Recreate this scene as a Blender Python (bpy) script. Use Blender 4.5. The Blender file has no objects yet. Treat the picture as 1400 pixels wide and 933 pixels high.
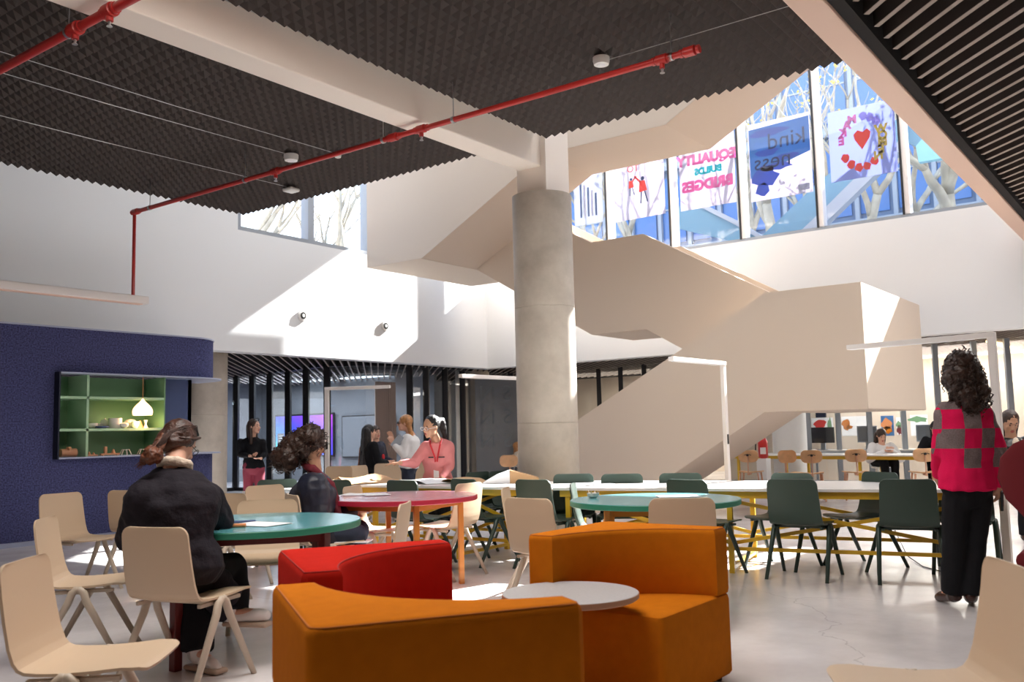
import bpy, math, random
from mathutils import Vector as V, Matrix, noise
R=math.radians; PI=math.pi
rnd=random.Random(7)
sc=bpy.context.scene; COL=sc.collection
# ------------------------------------------------------------- camera frame
# building grid: world X runs along the ceiling beams (away, to the right), Y along the sprinkler pipes
F=1255.; CZ=1.23; CAM=V((0,0,CZ))
ROT=Matrix(((0.59794,-0.06628,-0.79880),(-0.80120,-0.07773,-0.59329),(-0.02277,0.99477,-0.09959)))
def _fix():
    global ROT
    a=V((941,-103.5,-F)).normalized(); b=V((-1693,-164.5,-F)).normalized()
    z=a.cross(b).normalized(); m=(a+b).normalized(); n=z.cross(m)
    x=(m-n)/2**.5; y=(m+n)/2**.5
    ROT=Matrix((x,y,z))
_fix()
def ray(px,py): return ROT@V((px-700,-(py-466.5),-F))
def az(px,py,z): r=ray(px,py); return CAM+r*((z-CZ)/r.z)          # point at height z
def ax(px,py,X): r=ray(px,py); return CAM+r*(X/r.x)               # point on plane X
def ay(px,py,Y): r=ray(px,py); return CAM+r*(Y/r.y)               # point on plane Y
def ad(px,py,d): return CAM+ray(px,py)*(d/F)                      # point at distance d ahead
FW=V((-ROT[0][2],-ROT[1][2],0)).normalized(); RT=V((FW.y,-FW.x,0))
def hv(deg): return FW*math.cos(R(deg))+RT*math.sin(R(deg))       # ground direction, 0 = away from camera, 90 = right
def rz(deg): h=hv(deg); return math.atan2(-h.x,h.y)               # z-rotation turning local +Y to that direction

cam_d=bpy.data.cameras.new('camera'); cam=bpy.data.objects.new('camera',cam_d); COL.objects.link(cam)
cam.matrix_world=Matrix.Translation(CAM)@ROT.to_4x4()
cam_d.lens=36*F/1400; cam_d.sensor_width=36; cam_d.sensor_fit='HORIZONTAL'; cam_d.clip_end=300
cam_d.dof.use_dof=True; cam_d.dof.focus_distance=8.0; cam_d.dof.aperture_fstop=4.0
sc.camera=cam

# ------------------------------------------------------------- materials
def mat(name,col,rough=.6,metal=0,spec=.5,bump=0,bscale=60,var=0,vscale=8,emit=None,estr=0,sheen=0,coat=0):
    m=bpy.data.materials.new(name); m.use_nodes=True; nt=m.node_tree; b=nt.nodes['Principled BSDF']
    c=tuple(col)+(1,) if len(col)==3 else col
    b.inputs['Base Color'].default_value=c; b.inputs['Roughness'].default_value=rough
    b.inputs['Metallic'].default_value=metal; b.inputs['Specular IOR Level'].default_value=spec
    if sheen: b.inputs['Sheen Weight'].default_value=sheen
    if coat: b.inputs['Coat Weight'].default_value=coat
    if emit: b.inputs['Emission Color'].default_value=tuple(emit)+(1,); b.inputs['Emission Strength'].default_value=estr
    if bump or var:
        tc=nt.nodes.new('ShaderNodeTexCoord')
    if bump:
        n=nt.nodes.new('ShaderNodeTexNoise'); n.inputs['Scale'].default_value=bscale; n.inputs['Detail'].default_value=3
        bp=nt.nodes.new('ShaderNodeBump'); bp.inputs['Strength'].default_value=bump; bp.inputs['Distance'].default_value=.01
        nt.links.new(tc.outputs['Object'],n.inputs['Vector']); nt.links.new(n.outputs['Fac'],bp.inputs['Height']); nt.links.new(bp.outputs['Normal'],b.inputs['Normal'])
    if var:
        n=nt.nodes.new('ShaderNodeTexNoise'); n.inputs['Scale'].default_value=vscale; n.inputs['Detail'].default_value=5
        r=nt.nodes.new('ShaderNodeValToRGB')
        r.color_ramp.elements[0].position=.3; r.color_ramp.elements[1].position=.7
        r.color_ramp.elements[0].color=tuple(max(0,x*(1-var)) for x in c[:3])+(1,)
        r.color_ramp.elements[1].color=tuple(min(1,x*(1+var)) for x in c[:3])+(1,)
        nt.links.new(tc.outputs['Object'],n.inputs['Vector']); nt.links.new(n.outputs['Fac'],r.inputs['Fac']); nt.links.new(r.outputs['Color'],b.inputs['Base Color'])
    return m
def glass(name,tint,refl):
    m=bpy.data.materials.new(name); m.use_nodes=True; nt=m.node_tree; nt.nodes.clear()
    o=nt.nodes.new('ShaderNodeOutputMaterial'); t=nt.nodes.new('ShaderNodeBsdfTransparent'); g=nt.nodes.new('ShaderNodeBsdfGlossy'); mx=nt.nodes.new('ShaderNodeMixShader')
    t.inputs[0].default_value=tuple(tint)+(1,); g.inputs[0].default_value=(1,1,1,1); g.inputs['Roughness'].default_value=.01
    f=nt.nodes.new('ShaderNodeLayerWeight'); f.inputs['Blend'].default_value=.5
    p_=nt.nodes.new('ShaderNodeMath'); p_.operation='POWER'; p_.inputs[1].default_value=4.5; nt.links.new(f.outputs['Facing'],p_.inputs[0])
    r0=((refl-1)/(refl+1))**2*2; a_=nt.nodes.new('ShaderNodeMath'); a_.operation='MULTIPLY_ADD'; a_.inputs[1].default_value=.75; a_.inputs[2].default_value=r0; nt.links.new(p_.outputs[0],a_.inputs[0]); nt.links.new(a_.outputs[0],mx.inputs[0]); nt.links.new(t.outputs[0],mx.inputs[1]); nt.links.new(g.outputs[0],mx.inputs[2]); nt.links.new(mx.outputs[0],o.inputs[0])
    return m
def concrete(name,c0,c1,rough,scale,bump=.05,r2=None,cracks=False):
    m=mat(name,c0,rough); nt=m.node_tree; b=nt.nodes['Principled BSDF']; L=nt.links.new
    tc=nt.nodes.new('ShaderNodeTexCoord'); n=nt.nodes.new('ShaderNodeTexNoise'); n.inputs['Scale'].default_value=scale; n.inputs['Detail'].default_value=8; n.inputs['Roughness'].default_value=.62
    r=nt.nodes.new('ShaderNodeValToRGB'); r.color_ramp.elements[0].position=.32; r.color_ramp.elements[1].position=.68
    r.color_ramp.elements[0].color=tuple(c0)+(1,); r.color_ramp.elements[1].color=tuple(c1)+(1,)
    L(tc.outputs['Object'],n.inputs['Vector']); L(n.outputs['Fac'],r.inputs['Fac'])
    last=r.outputs['Color']
    if cracks:
        v=nt.nodes.new('ShaderNodeTexVoronoi'); v.feature='DISTANCE_TO_EDGE'; v.inputs['Scale'].default_value=.35
        n3=nt.nodes.new('ShaderNodeTexNoise'); n3.inputs['Scale'].default_value=2.5; n3.inputs['Detail'].default_value=6
        ad_=nt.nodes.new('ShaderNodeMixRGB'); ad_.blend_type='ADD'; ad_.inputs[0].default_value=.35
        L(tc.outputs['Object'],n3.inputs['Vector']); L(tc.outputs['Object'],ad_.inputs[1]); L(n3.outputs['Color'],ad_.inputs[2]); L(ad_.outputs[0],v.inputs['Vector'])
        lt=nt.nodes.new('ShaderNodeMath'); lt.operation='LESS_THAN'; lt.inputs[1].default_value=.0016; L(v.outputs['Distance'],lt.inputs[0])
        mu=nt.nodes.new('ShaderNodeMath'); mu.operation='MULTIPLY'; mu.inputs[1].default_value=.22; L(lt.outputs[0],mu.inputs[0])
        mx=nt.nodes.new('ShaderNodeMixRGB'); mx.inputs[2].default_value=(.12,.10,.09,1); L(mu.outputs[0],mx.inputs[0]); L(last,mx.inputs[1]); last=mx.outputs[0]
    L(last,b.inputs['Base Color'])
    if r2 is not None:
        mr=nt.nodes.new('ShaderNodeMapRange'); mr.inputs[3].default_value=rough; mr.inputs[4].default_value=r2
        n2=nt.nodes.new('ShaderNodeTexNoise'); n2.inputs['Scale'].default_value=1.7; n2.inputs['Detail'].default_value=6
        L(tc.outputs['Object'],n2.inputs['Vector']); L(n2.outputs['Fac'],mr.inputs[0]); L(mr.outputs[0],b.inputs['Roughness'])
    bp=nt.nodes.new('ShaderNodeBump'); bp.inputs['Strength'].default_value=bump; bp.inputs['Distance'].default_value=.01
    L(n.outputs['Fac'],bp.inputs['Height']); L(bp.outputs['Normal'],b.inputs['Normal'])
    return m
M={}
M['floor']=concrete('polished_concrete',(.58,.54,.54),(.76,.73,.73),.12,1.3,.02,.32,True)
M['conc']=concrete('raw_concrete',(.40,.355,.30),(.56,.51,.44),.7,2.2,.08)
M['white']=mat('white_plaster',(.74,.75,.76),.7)
M['rearwood']=mat('warm_wood_wall',(.42,.30,.20),.7,var=.1,vscale=3)
M['cream']=mat('cream_plaster',(.70,.59,.485),.65,bump=.02,bscale=4)
M['beam']=mat('beam_paint',(.90,.82,.74),.6)
M['foam']=mat('charcoal_foam',(.095,.082,.078),.95,spec=.1,bump=.15,bscale=300)
M['foamedge']=mat('foam_edge',(.5,.42,.3),.9)
M['slat']=mat('dark_slat',(.045,.032,.028),.6); M['slatedge']=mat('pale_slat_edge',(.36,.29,.25),.6)  # light put into the colour: dark shaded slat sides, paler lit bottoms
M['slatback']=mat('dark_void',(.012,.010,.010),.9)
M['trimpink']=mat('pinkish_beam_paint',(.86,.62,.50),.6)
M['red_pipe']=mat('red_pipe_paint',(.50,.025,.02),.35,coat=.3)
M['steel']=mat('steel',(.55,.55,.56),.3,1)
M['whitemetal']=mat('white_powdercoat',(.82,.78,.76),.4)
M['whiteplastic']=mat('white_plastic',(.85,.84,.82),.4)
M['mullion']=mat('dark_mullion',(.018,.018,.022),.45)
M['mullion_grey']=mat('grey_mullion',(.30,.33,.37),.4)
M['pane']=glass('clear_glass',(.96,.98,1),1.25)
M['pane_dark']=glass('tinted_glass',(.80,.84,.88),1.45)
M['pane_lite']=glass('inner_glass',(.93,.95,.96),1.3)
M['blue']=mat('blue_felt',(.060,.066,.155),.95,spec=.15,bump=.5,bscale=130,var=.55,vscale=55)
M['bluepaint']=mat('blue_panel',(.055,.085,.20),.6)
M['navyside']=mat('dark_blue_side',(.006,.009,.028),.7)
M['bluemetal']=mat('grey_blue_plate',(.33,.37,.50),.4)
M['green']=mat('green_laminate',(.155,.30,.155),.55)
M['greenlt']=mat('green_shelf_edge',(.36,.56,.36),.5)
M['bchair']=mat('beige_shell',(.57,.43,.295),.5,bump=.05,bscale=250)
M['bchairleg']=mat('beige_leg',(.50,.42,.33),.45)
M['gchair']=mat('dark_green_shell',(.030,.055,.042),.45,bump=.05,bscale=250)
M['gchairleg']=mat('dark_green_leg',(.022,.045,.036),.4)
M['wood']=mat('birch_ply',(.72,.43,.23),.5,var=.08,vscale=14)
M['woodpink']=mat('pinkish_wood_leg',(.62,.34,.22),.5)
M['darkmetal']=mat('dark_metal',(.03,.03,.03),.4,.6)
M['orange']=mat('orange_upholstery',(.52,.15,.007),.95,spec=.05,bump=.25,bscale=420,var=.05,vscale=20)
M['redfab']=mat('red_upholstery',(.46,.017,.010),.95,spec=.05,bump=.25,bscale=420,var=.05,vscale=20)
M['burg']=mat('burgundy_upholstery',(.13,.016,.020),.9,spec=.1,bump=.2,bscale=300)
M['seam']=mat('dark_seam',(.25,.06,.005),.9)
M['teal_top']=mat('teal_laminate',(.10,.33,.36),.2)
M['teal_edge']=mat('green_table_edge',(.025,.22,.14),.4)
M['red_top']=mat('pink_red_laminate',(.55,.27,.33),.18)
M['red_edge']=mat('red_table_edge',(.45,.02,.05),.4)
M['darkred']=mat('dark_red_frame',(.12,.012,.012),.4)
M['orframe']=mat('orange_frame',(.46,.17,.025),.4)
M['yellow']=mat('yellow_frame',(.60,.36,.015),.4)
M['grey_top']=mat('grey_laminate',(.40,.39,.39),.45,var=.06,vscale=90)
M['ply_edge']=mat('ply_edge',(.46,.26,.17),.8,spec=.1)
M['white_top']=mat('white_laminate',(.72,.70,.68),.25)
M['kraft']=mat('kraft_paper',(.56,.34,.17),.8,bump=.4,bscale=9)
M['paper']=mat('white_paper',(.85,.85,.87),.7)
M['black']=mat('black_cable',(.01,.01,.01),.5)
M['skin']=mat('light_skin',(.66,.37,.26),.5)
M['skin2']=mat('tan_skin',(.50,.27,.17),.5)
M['lip']=mat('lips',(.42,.11,.09),.45)
M['eye']=mat('eye_dark',(.03,.02,.015),.3)
M['hair_br']=mat('brown_hair',(.034,.014,.008),.42,bump=.5,bscale=90,var=.4,vscale=30)
M['hair_top']=mat('dark_auburn_hair',(.048,.017,.009),.4,bump=.5,bscale=90,var=.5,vscale=25)
M['hair_red']=mat('auburn_hair',(.12,.035,.012),.45,bump=.5,bscale=90,var=.5,vscale=30)
M['hair_bl']=mat('black_hair',(.010,.008,.008),.55,bump=.4,bscale=90)
M['hair_blond']=mat('blonde_hair',(.44,.20,.07),.4,bump=.4,bscale=90,var=.3,vscale=30)
M['blackcloth']=mat('black_quilted_cloth',(.013,.010,.015),.85,spec=.25,bump=.9,bscale=26)
M['blackwool']=mat('black_cloth',(.009,.009,.011),.9,spec=.2,bump=.2,bscale=60)
M['navy']=mat('navy_puffer',(.012,.014,.030),.45,bump=.7,bscale=14)
M['denim']=mat('navy_denim',(.015,.022,.045),.8,bump=.2,bscale=80)
M['maroon']=mat('maroon_cloth',(.14,.008,.018),.8)
M['wine']=mat('wine_trousers',(.22,.02,.045),.75)
M['pink']=mat('pink_knit',(.72,.25,.25),.9,bump=.3,bscale=80)
M['whiteknit']=mat('white_knit',(.75,.74,.74),.9,bump=.3,bscale=80)
M['fleece']=mat('cream_fleece',(.66,.55,.44),.95,bump=.6,bscale=90)
M['shoe']=mat('white_shoe',(.70,.66,.64),.5)
M['sole']=mat('shoe_sole',(.45,.33,.25),.6)
M['boot']=mat('brown_boot',(.045,.018,.014),.25)
M['redcloth']=mat('red_lanyard',(.60,.02,.03),.6)
M['leather']=mat('black_leather',(.012,.011,.012),.3)
M['lampglow']=mat('warm_lampshade',(.9,.6,.35),.6,emit=(1,.62,.33),estr=1.6)
M['ceramic']=mat('white_ceramic',(.75,.70,.64),.35)
M['terra']=mat('terracotta',(.60,.22,.08),.6)
M['toywood']=mat('toy_wood',(.62,.30,.16),.5)
M['extred']=mat('extinguisher_red',(.55,.02,.02),.3)
M['greyroom']=mat('grey_room_wall',(.19,.20,.22),.7)
M['teal']=mat('teal_cloth',(.08,.30,.28),.8)

# ------------------------------------------------------------- mesh builder
class B:
    def __init__(s): s.v=[]; s.f=[]; s.m=[]; s.cm=0
    def quadstrip(s,r0,r1,close=True):
        n=len(r0)
        for i in range(n if close else n-1):
            j=(i+1)%n; s.f.append((r0[i],r0[j],r1[j],r1[i])); s.m.append(s.cm)
    def face(s,ids): s.f.append(tuple(ids)); s.m.append(s.cm)
    def pts(s,ps):
        k=len(s.v); s.v+= [V(p) for p in ps]; return list(range(k,k+len(ps)))
    def prism(s,poly,d):            # poly: 3D points, extruded by vector d
        d=V(d); a=s.pts(poly); b=s.pts([V(p)+d for p in poly])
        s.face(a[::-1]); s.face(b); s.quadstrip(a,b); return s
    def box(s,c,size,rot=0,tilt=None):
        x,y,z=[q/2 for q in size]; m=Matrix.Rotation(rot,3,'Z')
        if tilt is not None: m=m@tilt
        p=[V(c)+m@V(q) for q in ((-x,-y,-z),(x,-y,-z),(x,y,-z),(-x,y,-z))]
        return s.prism(p,m@V((0,0,2*z)))
    def b2(s,a,b): # box from min to max
        a=V(a); b=V(b); return s.box((a+b)/2,[abs(q) for q in (b-a)])
    def rbox(s,c,size,r=.02,rot=0,seg=3):   # box with rounded vertical corners and softened top/bottom
        x,y,z=[q/2 for q in size]; r=min(r,x*.98,y*.98,z*.98); m=Matrix.Rotation(rot,3,'Z'); rings=[]
        prof=[(-z,r)]+[( -z+r-r*math.cos(t*PI/2/seg), r-r*math.sin(t*PI/2/seg)) for t in range(1,seg+1)]
        prof+= [(-a,b) for a,b in prof[::-1]]
        for zz,ins in prof:
            ring=[]
            for cx,cy,a0 in ((1,1,0),(-1,1,90),(-1,-1,180),(1,-1,270)):
                for k in range(seg+1):
                    a=R(a0+90*k/seg); rr=max(r-ins,0.0001)
                    ring.append(V(c)+m@V((cx*(x-r)+rr*math.cos(a),cy*(y-r)+rr*math.sin(a),zz)))
            rings.append(s.pts(ring))
        for a,b in zip(rings,rings[1:]): s.quadstrip(a,b)
        s.face(rings[0][::-1]); s.face(rings[-1]); return s
    def beam(s,a,b,w,h,up=(0,0,1)):
        a=V(a); b=V(b); d=(b-a).normalized(); u=V(up)
        if abs(d.dot(u))>.99: u=V((1,0,0))
        r=d.cross(u).normalized(); u=r.cross(d)
        p=[a+r*(i*w/2)+u*(j*h/2) for i,j in ((-1,-1),(1,-1),(1,1),(-1,1))]
        return s.prism(p,b-a)
    def tube(s,ps,rs,n=10,cap=True,flat=1,up=None):
        ps=[V(p) for p in ps]; rs=[rs]*len(ps) if isinstance(rs,(int,float)) else rs
        prev=None; rings=[]
        for i,p in enumerate(ps):
            t=(ps[min(i+1,len(ps)-1)]-ps[max(i-1,0)]).normalized()
            if prev is None:
                u=V(up) if up else (V((0,0,1)) if abs(t.z)<.9 else V((0,1,0)))
            else: u=prev
            r=t.cross(u)
            if r.length<1e-6: r=t.cross(V((1,0,0)))
            r.normalize(); u=r.cross(t).normalized(); prev=u
            rings.append(s.pts([p+r*(rs[i]*math.cos(2*PI*k/n))+u*(rs[i]*flat*math.sin(2*PI*k/n)) for k in range(n)]))
        for a,b in zip(rings,rings[1:]): s.quadstrip(a,b)
        if cap: s.face(rings[0][::-1]); s.face(rings[-1])
        return s
    def lathe(s,c,prof,n=24,axis=None,cap=True):   # prof: (radius, height)
        c=V(c); m=Matrix.Identity(3) if axis is None else V(axis).to_track_quat('Z','Y').to_matrix(); rings=[]
        for r,h in prof: rings.append(s.pts([c+m@V((max(r,1e-4)*math.cos(2*PI*k/n),max(r,1e-4)*math.sin(2*PI*k/n),h)) for k in range(n)]))
        for a,b in zip(rings,rings[1:]): s.quadstrip(a,b)
        if cap: s.face(rings[0][::-1]); s.face(rings[-1])
        return s
    def ell(s,c,rad,m=None,n=14,k=9):
        m=m or Matrix.Identity(3); c=V(c); rings=[]
        for i in range(k+1):
            a=-PI/2+PI*i/k; ca=max(math.cos(a),1e-3)
            rings.append(s.pts([c+m@V((rad[0]*ca*math.cos(2*PI*j/n),rad[1]*ca*math.sin(2*PI*j/n),rad[2]*math.sin(a))) for j in range(n)]))
        for a,b in zip(rings,rings[1:]): s.quadstrip(a,b)
        s.face(rings[0][::-1]); s.face(rings[-1]); return s
    def cap(s,a,ra,b,rb,n=10):          # tapered capsule
        a=V(a); b=V(b); d=(b-a)
        if d.length<1e-5: return s.ell(a,(ra,)*3)
        t=d.normalized(); ps=[]; rs=[]
        for q in (-1,-.8,-.5): ps.append(a+t*(ra*q)); rs.append(ra*math.sqrt(1-q*q)+1e-3)
        ps+=[a,b]; rs+=[ra,rb]
        for q in (.5,.8,1): ps.append(b+t*(rb*q)); rs.append(rb*math.sqrt(1-q*q)+1e-3)
        return s.tube(ps,rs,n)
    def loft(s,secs,n=18,cap=True):      # secs: (centre, right vec*rx, fwd vec*ry)
        rings=[s.pts([V(c)+V(a)*math.cos(2*PI*k/n)+V(b)*math.sin(2*PI*k/n) for k in range(n)]) for c,a,b in secs]
        for a,b in zip(rings,rings[1:]): s.quadstrip(a,b)
        if cap: s.face(rings[0][::-1]); s.face(rings[-1])
        return s
    def grid(s,pts2):                    # rows of points -> sheet
        ids=[s.pts(r) for r in pts2]
        for a,b in zip(ids,ids[1:]): s.quadstrip(a,b,False)
        return ids
    def mesh(s,name,org=(0,0,0),smooth=False):
        o=V(org); me=bpy.data.meshes.new(name); me.from_pydata([tuple(p-o) for p in s.v],[],s.f)
        for p,mi in zip(me.polygons,s.m): p.material_index=mi
        if smooth: me.polygons.foreach_set('use_smooth',[True]*len(me.polygons))
        me.update(); return me
def fixn(me):
    import bmesh
    bm=bmesh.new(); bm.from_mesh(me); bmesh.ops.recalc_face_normals(bm,faces=bm.faces); bm.to_mesh(me); bm.free()
def obj(name,b,m,parent=None,smooth=False,bevel=0,auto=None,org=None,subs=0):
    o0=V(org) if org is not None else (V(parent['_o']) if parent is not None and '_o' in parent.keys() else V((0,0,0)))
    if parent is not None and parent.parent is not None and '_o' in parent.keys(): o0=V(parent['_o'])
    me=b.mesh(name,o0,smooth or auto is not None) if isinstance(b,B) else b
    if isinstance(b,B): fixn(me)
    for mm in (m if isinstance(m,(list,tuple)) else [m]): me.materials.append(M[mm] if isinstance(mm,str) else mm)
    o=bpy.data.objects.new(name,me); COL.objects.link(o)
    if parent is not None: o.parent=parent
    else: o.location=o0
    o['_o']=tuple(o0)
    if bevel:
        md=o.modifiers.new('bevel','BEVEL'); md.width=bevel; md.segments=2; md.limit_method='ANGLE'; md.angle_limit=R(40)
    if subs:
        md=o.modifiers.new('sub','SUBSURF'); md.levels=subs; md.render_levels=subs
    if auto is not None: me.set_sharp_from_angle(angle=R(auto))
    return o
def empty(name,loc,rot=0):
    o=bpy.data.objects.new(name,None); COL.objects.link(o); o.location=V(loc); o.rotation_euler.z=rot; o.empty_display_size=.1
    o['_o']=tuple(V(loc)) ; return o
def local(o): o['_o']=(0,0,0); return o        # parts of this thing are given in its own coordinates
def tag(o,label,cat,group=None,kind=None):
    if label: o['label']=label
    if cat: o['category']=cat
    if group: o['group']=group
    if kind: o['kind']=kind
    return o
def struct(o): o['kind']='structure'; return o
KIDS={}
def copy_tree(o,parent=None):
    c=o.copy(); COL.objects.link(c)
    if parent is not None: c.parent=parent; c.matrix_parent_inverse=o.matrix_parent_inverse
    for ch in list(o.children): copy_tree(ch,c)
    return c
def organic(b,name,voxel,smooth=3,fac=.5,disp=0,dscale=.1,org=(0,0,0)):
    me=b.mesh(name,org); o=bpy.data.objects.new(name,me); COL.objects.link(o)
    md=o.modifiers.new('r','REMESH'); md.mode='VOXEL'; md.voxel_size=voxel; md.use_smooth_shade=True
    if smooth: q=o.modifiers.new('s','SMOOTH'); q.iterations=smooth; q.factor=fac
    dg=bpy.context.evaluated_depsgraph_get(); dg.update()
    m2=bpy.data.meshes.new_from_object(o.evaluated_get(dg)); bpy.data.objects.remove(o); bpy.data.meshes.remove(me)
    m2.name=name; m2.materials.clear()
    if disp:
        vs=m2.vertices; ns=[v.normal.copy() for v in vs]
        for v,nn in zip(vs,ns): v.co+=nn*(disp*noise.noise(v.co/dscale))
    m2.polygons.foreach_set('use_smooth',[True]*len(m2.polygons)); return m2
WORLD=2.0; SUN=24.0; SUNDIR=(-1,.17,-.677); EXPO=.85; RL=900
ATRIUM_FILL=440; SOFA_FILL=140; SLAT_FILL=120  # strengths of the added fill lamps
# ------------------------------------------------------------- setting
b=B(); b.b2((-6,-8,-.12),(27,27,0)); struct(obj('floor',b,'floor'))
YL=12.95; XB=16.45
b=B(); b.b2((-5,YL,2.7),(9.62,YL+.3,9)); b.b2((9.62,YL,2.7),(XB+.3,YL+.3,4.80)); struct(obj('wall_left',b,'white'))
b=B(); b.b2((XB,-8,2.7),(XB+.3,YL,4.75)); struct(obj('wall_back',b,'white'))
b=B(); b.b2((XB,-8,7.95),(XB+.3,YL,9)); struct(obj('wall_back',b,'white'))
b=B(); b.b2((-6,-8,9.0),(XB+.5,YL+.3,9.2)); struct(obj('ceiling',b,'white'))
b=B(); b.b2((-6.2,-8,0),(-6,27,9)); struct(obj('wall_rear',b,'rearwood'))
b=B(); b.b2((-6,-8.2,0),(27,-8,9)); struct(obj('wall_right',b,'rearwood'))
b=B(); b.b2((-6,20,0),(8,20.2,3.1)); struct(obj('wall_far_left',b,'cream'))
# soffit over the recessed ground floor, with diagonal slats
b=B(); b.b2((-6,YL+.3,2.86),(27,27,3.1)); b.b2((XB+.3,-8,2.86),(27,YL+.3,3.1)); struct(obj('ceiling',b,'slatback'))
D45=V((1,1,0)).normalized(); N45=V((1,-1,0)).normalized()
def slats(name,z,x0,x1,y0,y1,pitch,w,h,inside,nstep=400):
    b=B(); k0=int(((x0-y1)/2**.5)/pitch)-1; k1=int(((x1-y0)/2**.5)/pitch)+1
    for k in range(k0,k1+1):
        # line x-y = k*pitch*sqrt2 ; clip to rectangle
        c=k*pitch*2**.5; lo=max(x0,y0+c); hi=min(x1,y1+c)
        if hi-lo<.15: continue
        for a,bb in inside(c,lo,hi):
            if bb-a<.1: continue
            b.beam((a,a-c,z+h/2),(bb,bb-c,z+h/2),w,h)
    return b
def inL(c,lo,hi):   # keep only the part outside the atrium (y>YL+.3 or x>XB+.3)
    # points (x, x-c): inside atrium if x<XB+.3 and x-c<YL+.3
    t=min(XB+.32, YL+.32+c)
    return [(max(lo,t),hi)] if t<hi else []
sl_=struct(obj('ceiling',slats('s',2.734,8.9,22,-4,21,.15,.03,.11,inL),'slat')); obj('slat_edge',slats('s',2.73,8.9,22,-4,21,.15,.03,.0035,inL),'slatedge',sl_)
# ---- foam ceiling: slab with a field of downward pyramids
p=.1165; FX=8.45; FY=11.23; FZ=4.60
def foam(x0,x1,y0,y1):
    b=B(); nx=int((x1-x0)/p); ny=int((y1-y0)/p)
    x0=x1-nx*p if x0<0 else x0
    for i in range(nx):
        for j in range(ny):
            xa=x1-(i+1)*p; ya=y1-(j+1)*p
            k=b.pts([(xa,ya,FZ),(xa+p,ya,FZ),(xa+p,ya+p,FZ),(xa,ya+p,FZ),(xa+p/2,ya+p/2,FZ-.062)])
            for q in range(4): b.face((k[(q+1)%4],k[q],k[4]))
    b.b2((x1-nx*p,y1-ny*p,FZ),(x1,y1,FZ+.05)); return b
for (a,c,d,e) in ((.3,FX,6.30,FY),(2.6,FX,2.1,5.75)):
    o=obj('ceiling',foam(a,c,d,e),'foam'); struct(o)
b=B(); b.b2((-4,1.85,4.66),(8.4,11.2,5.0)); struct(obj('ceiling',b,'white'))
# white beams
def beam(x0,x1,y0,y1,z0,z1,m,lab):
    b=B(); b.b2((x0,y0,z0),(x1,y1,z1)); o=obj('ceiling_beam',b,m,bevel=.012); tag(o,lab,'beam')
beam(.2,8.62,5.86,6.17,4.28,4.655,'beam','long white concrete beam crossing the dark foam ceiling to the round column')
beam(1.0,XB-.01,1.80,2.02,4.06,4.655,'trimpink','pinkish white beam in the upper right corner beside the slatted ceiling')
# dark slatted ceiling right of that beam
b=B(); b.b2((0,-6,4.36),(XB-.02,1.79,4.6)); b.b2((1,1.70,4.08),(XB-.02,1.795,4.36)); struct(obj('ceiling',b,'slatback'))
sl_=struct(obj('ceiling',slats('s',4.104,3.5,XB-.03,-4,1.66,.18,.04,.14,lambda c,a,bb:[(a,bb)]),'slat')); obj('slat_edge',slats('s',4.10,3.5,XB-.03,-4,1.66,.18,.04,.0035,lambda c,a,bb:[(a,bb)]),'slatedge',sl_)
# ---- columns
def column(x,y,r,z,m,lab,joints=()):
    b=B(); prof=[(r,0)]
    for j in joints: prof+=[(r,j-.006),(r-.006,j),(r,j+.006)]
    prof+=[(r,z)]
    b.lathe((x,y,0),prof,48); o=obj('column',b,m,auto=40,org=(x,y,0)); tag(o,lab,'column'); return o
c=column(8.76,6.03,.35,3.99,'conc','raw concrete round column in the middle of the hall',(1.33,2.66))
b=B(); b.b2((8.51,5.79,3.99),(8.99,6.20,4.78)); obj('capital',b,'beam',c)
pc=ad(280,600,16.0); column(pc.x,pc.y,.375,2.85,'conc','pale concrete round column behind the blue kiosk',(1.65,))
pc=ad(1079,590,18.2); column(pc.x,pc.y,.33,2.85,'white','white round column beneath the stair landing, beside the fire extinguisher')
pc=ad(647,590,22.6); column(pc.x,pc.y,.42,2.85,'conc','grey concrete column inside the dark glazed room, behind the pink sweater')
# ---- upper windows on the back wall
def win_back(y0,y1,n):
    w=B(); fr='mullion'; 
    w.b2((XB+.02,y0,4.75),(XB+.22,y1,4.81))
    o=struct(obj('window_%d'%n,w,'mullion_grey'))
    g=B(); g.b2((XB+.12,y0,4.81),(XB+.14,y1,9)); obj('pane',g,'pane',o)
    return o
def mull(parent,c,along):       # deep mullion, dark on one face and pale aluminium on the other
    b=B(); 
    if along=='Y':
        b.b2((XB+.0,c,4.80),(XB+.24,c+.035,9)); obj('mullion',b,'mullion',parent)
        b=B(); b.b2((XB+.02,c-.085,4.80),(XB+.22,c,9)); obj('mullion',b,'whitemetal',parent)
    else:
        b.b2((c-.05,YL+.02,4.85),(c+.09,YL+.22,9)); obj('mullion',b,'mullion_grey',parent)
w=win_back(-8,YL,1)
ys=[-7.9+1.475*k for k in range(0)]+[3.78+1.475*k for k in range(-6,7)]
for y in ys: mull(w,y,'Y')
wf=B(); wf.b2((9.62,YL+.0,4.80),(XB,YL+.24,4.87)); wf.b2((9.62,YL+.02,4.87),(9.70,YL+.22,9)); w2=struct(obj('window_2',wf,'mullion_grey'))
g=B(); g.b2((9.62,YL+.12,4.87),(XB,YL+.14,9)); obj('pane',g,'pane',w2)
for x in (11.24,12.75,14.3,15.8): mull(w2,x,'X')
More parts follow.
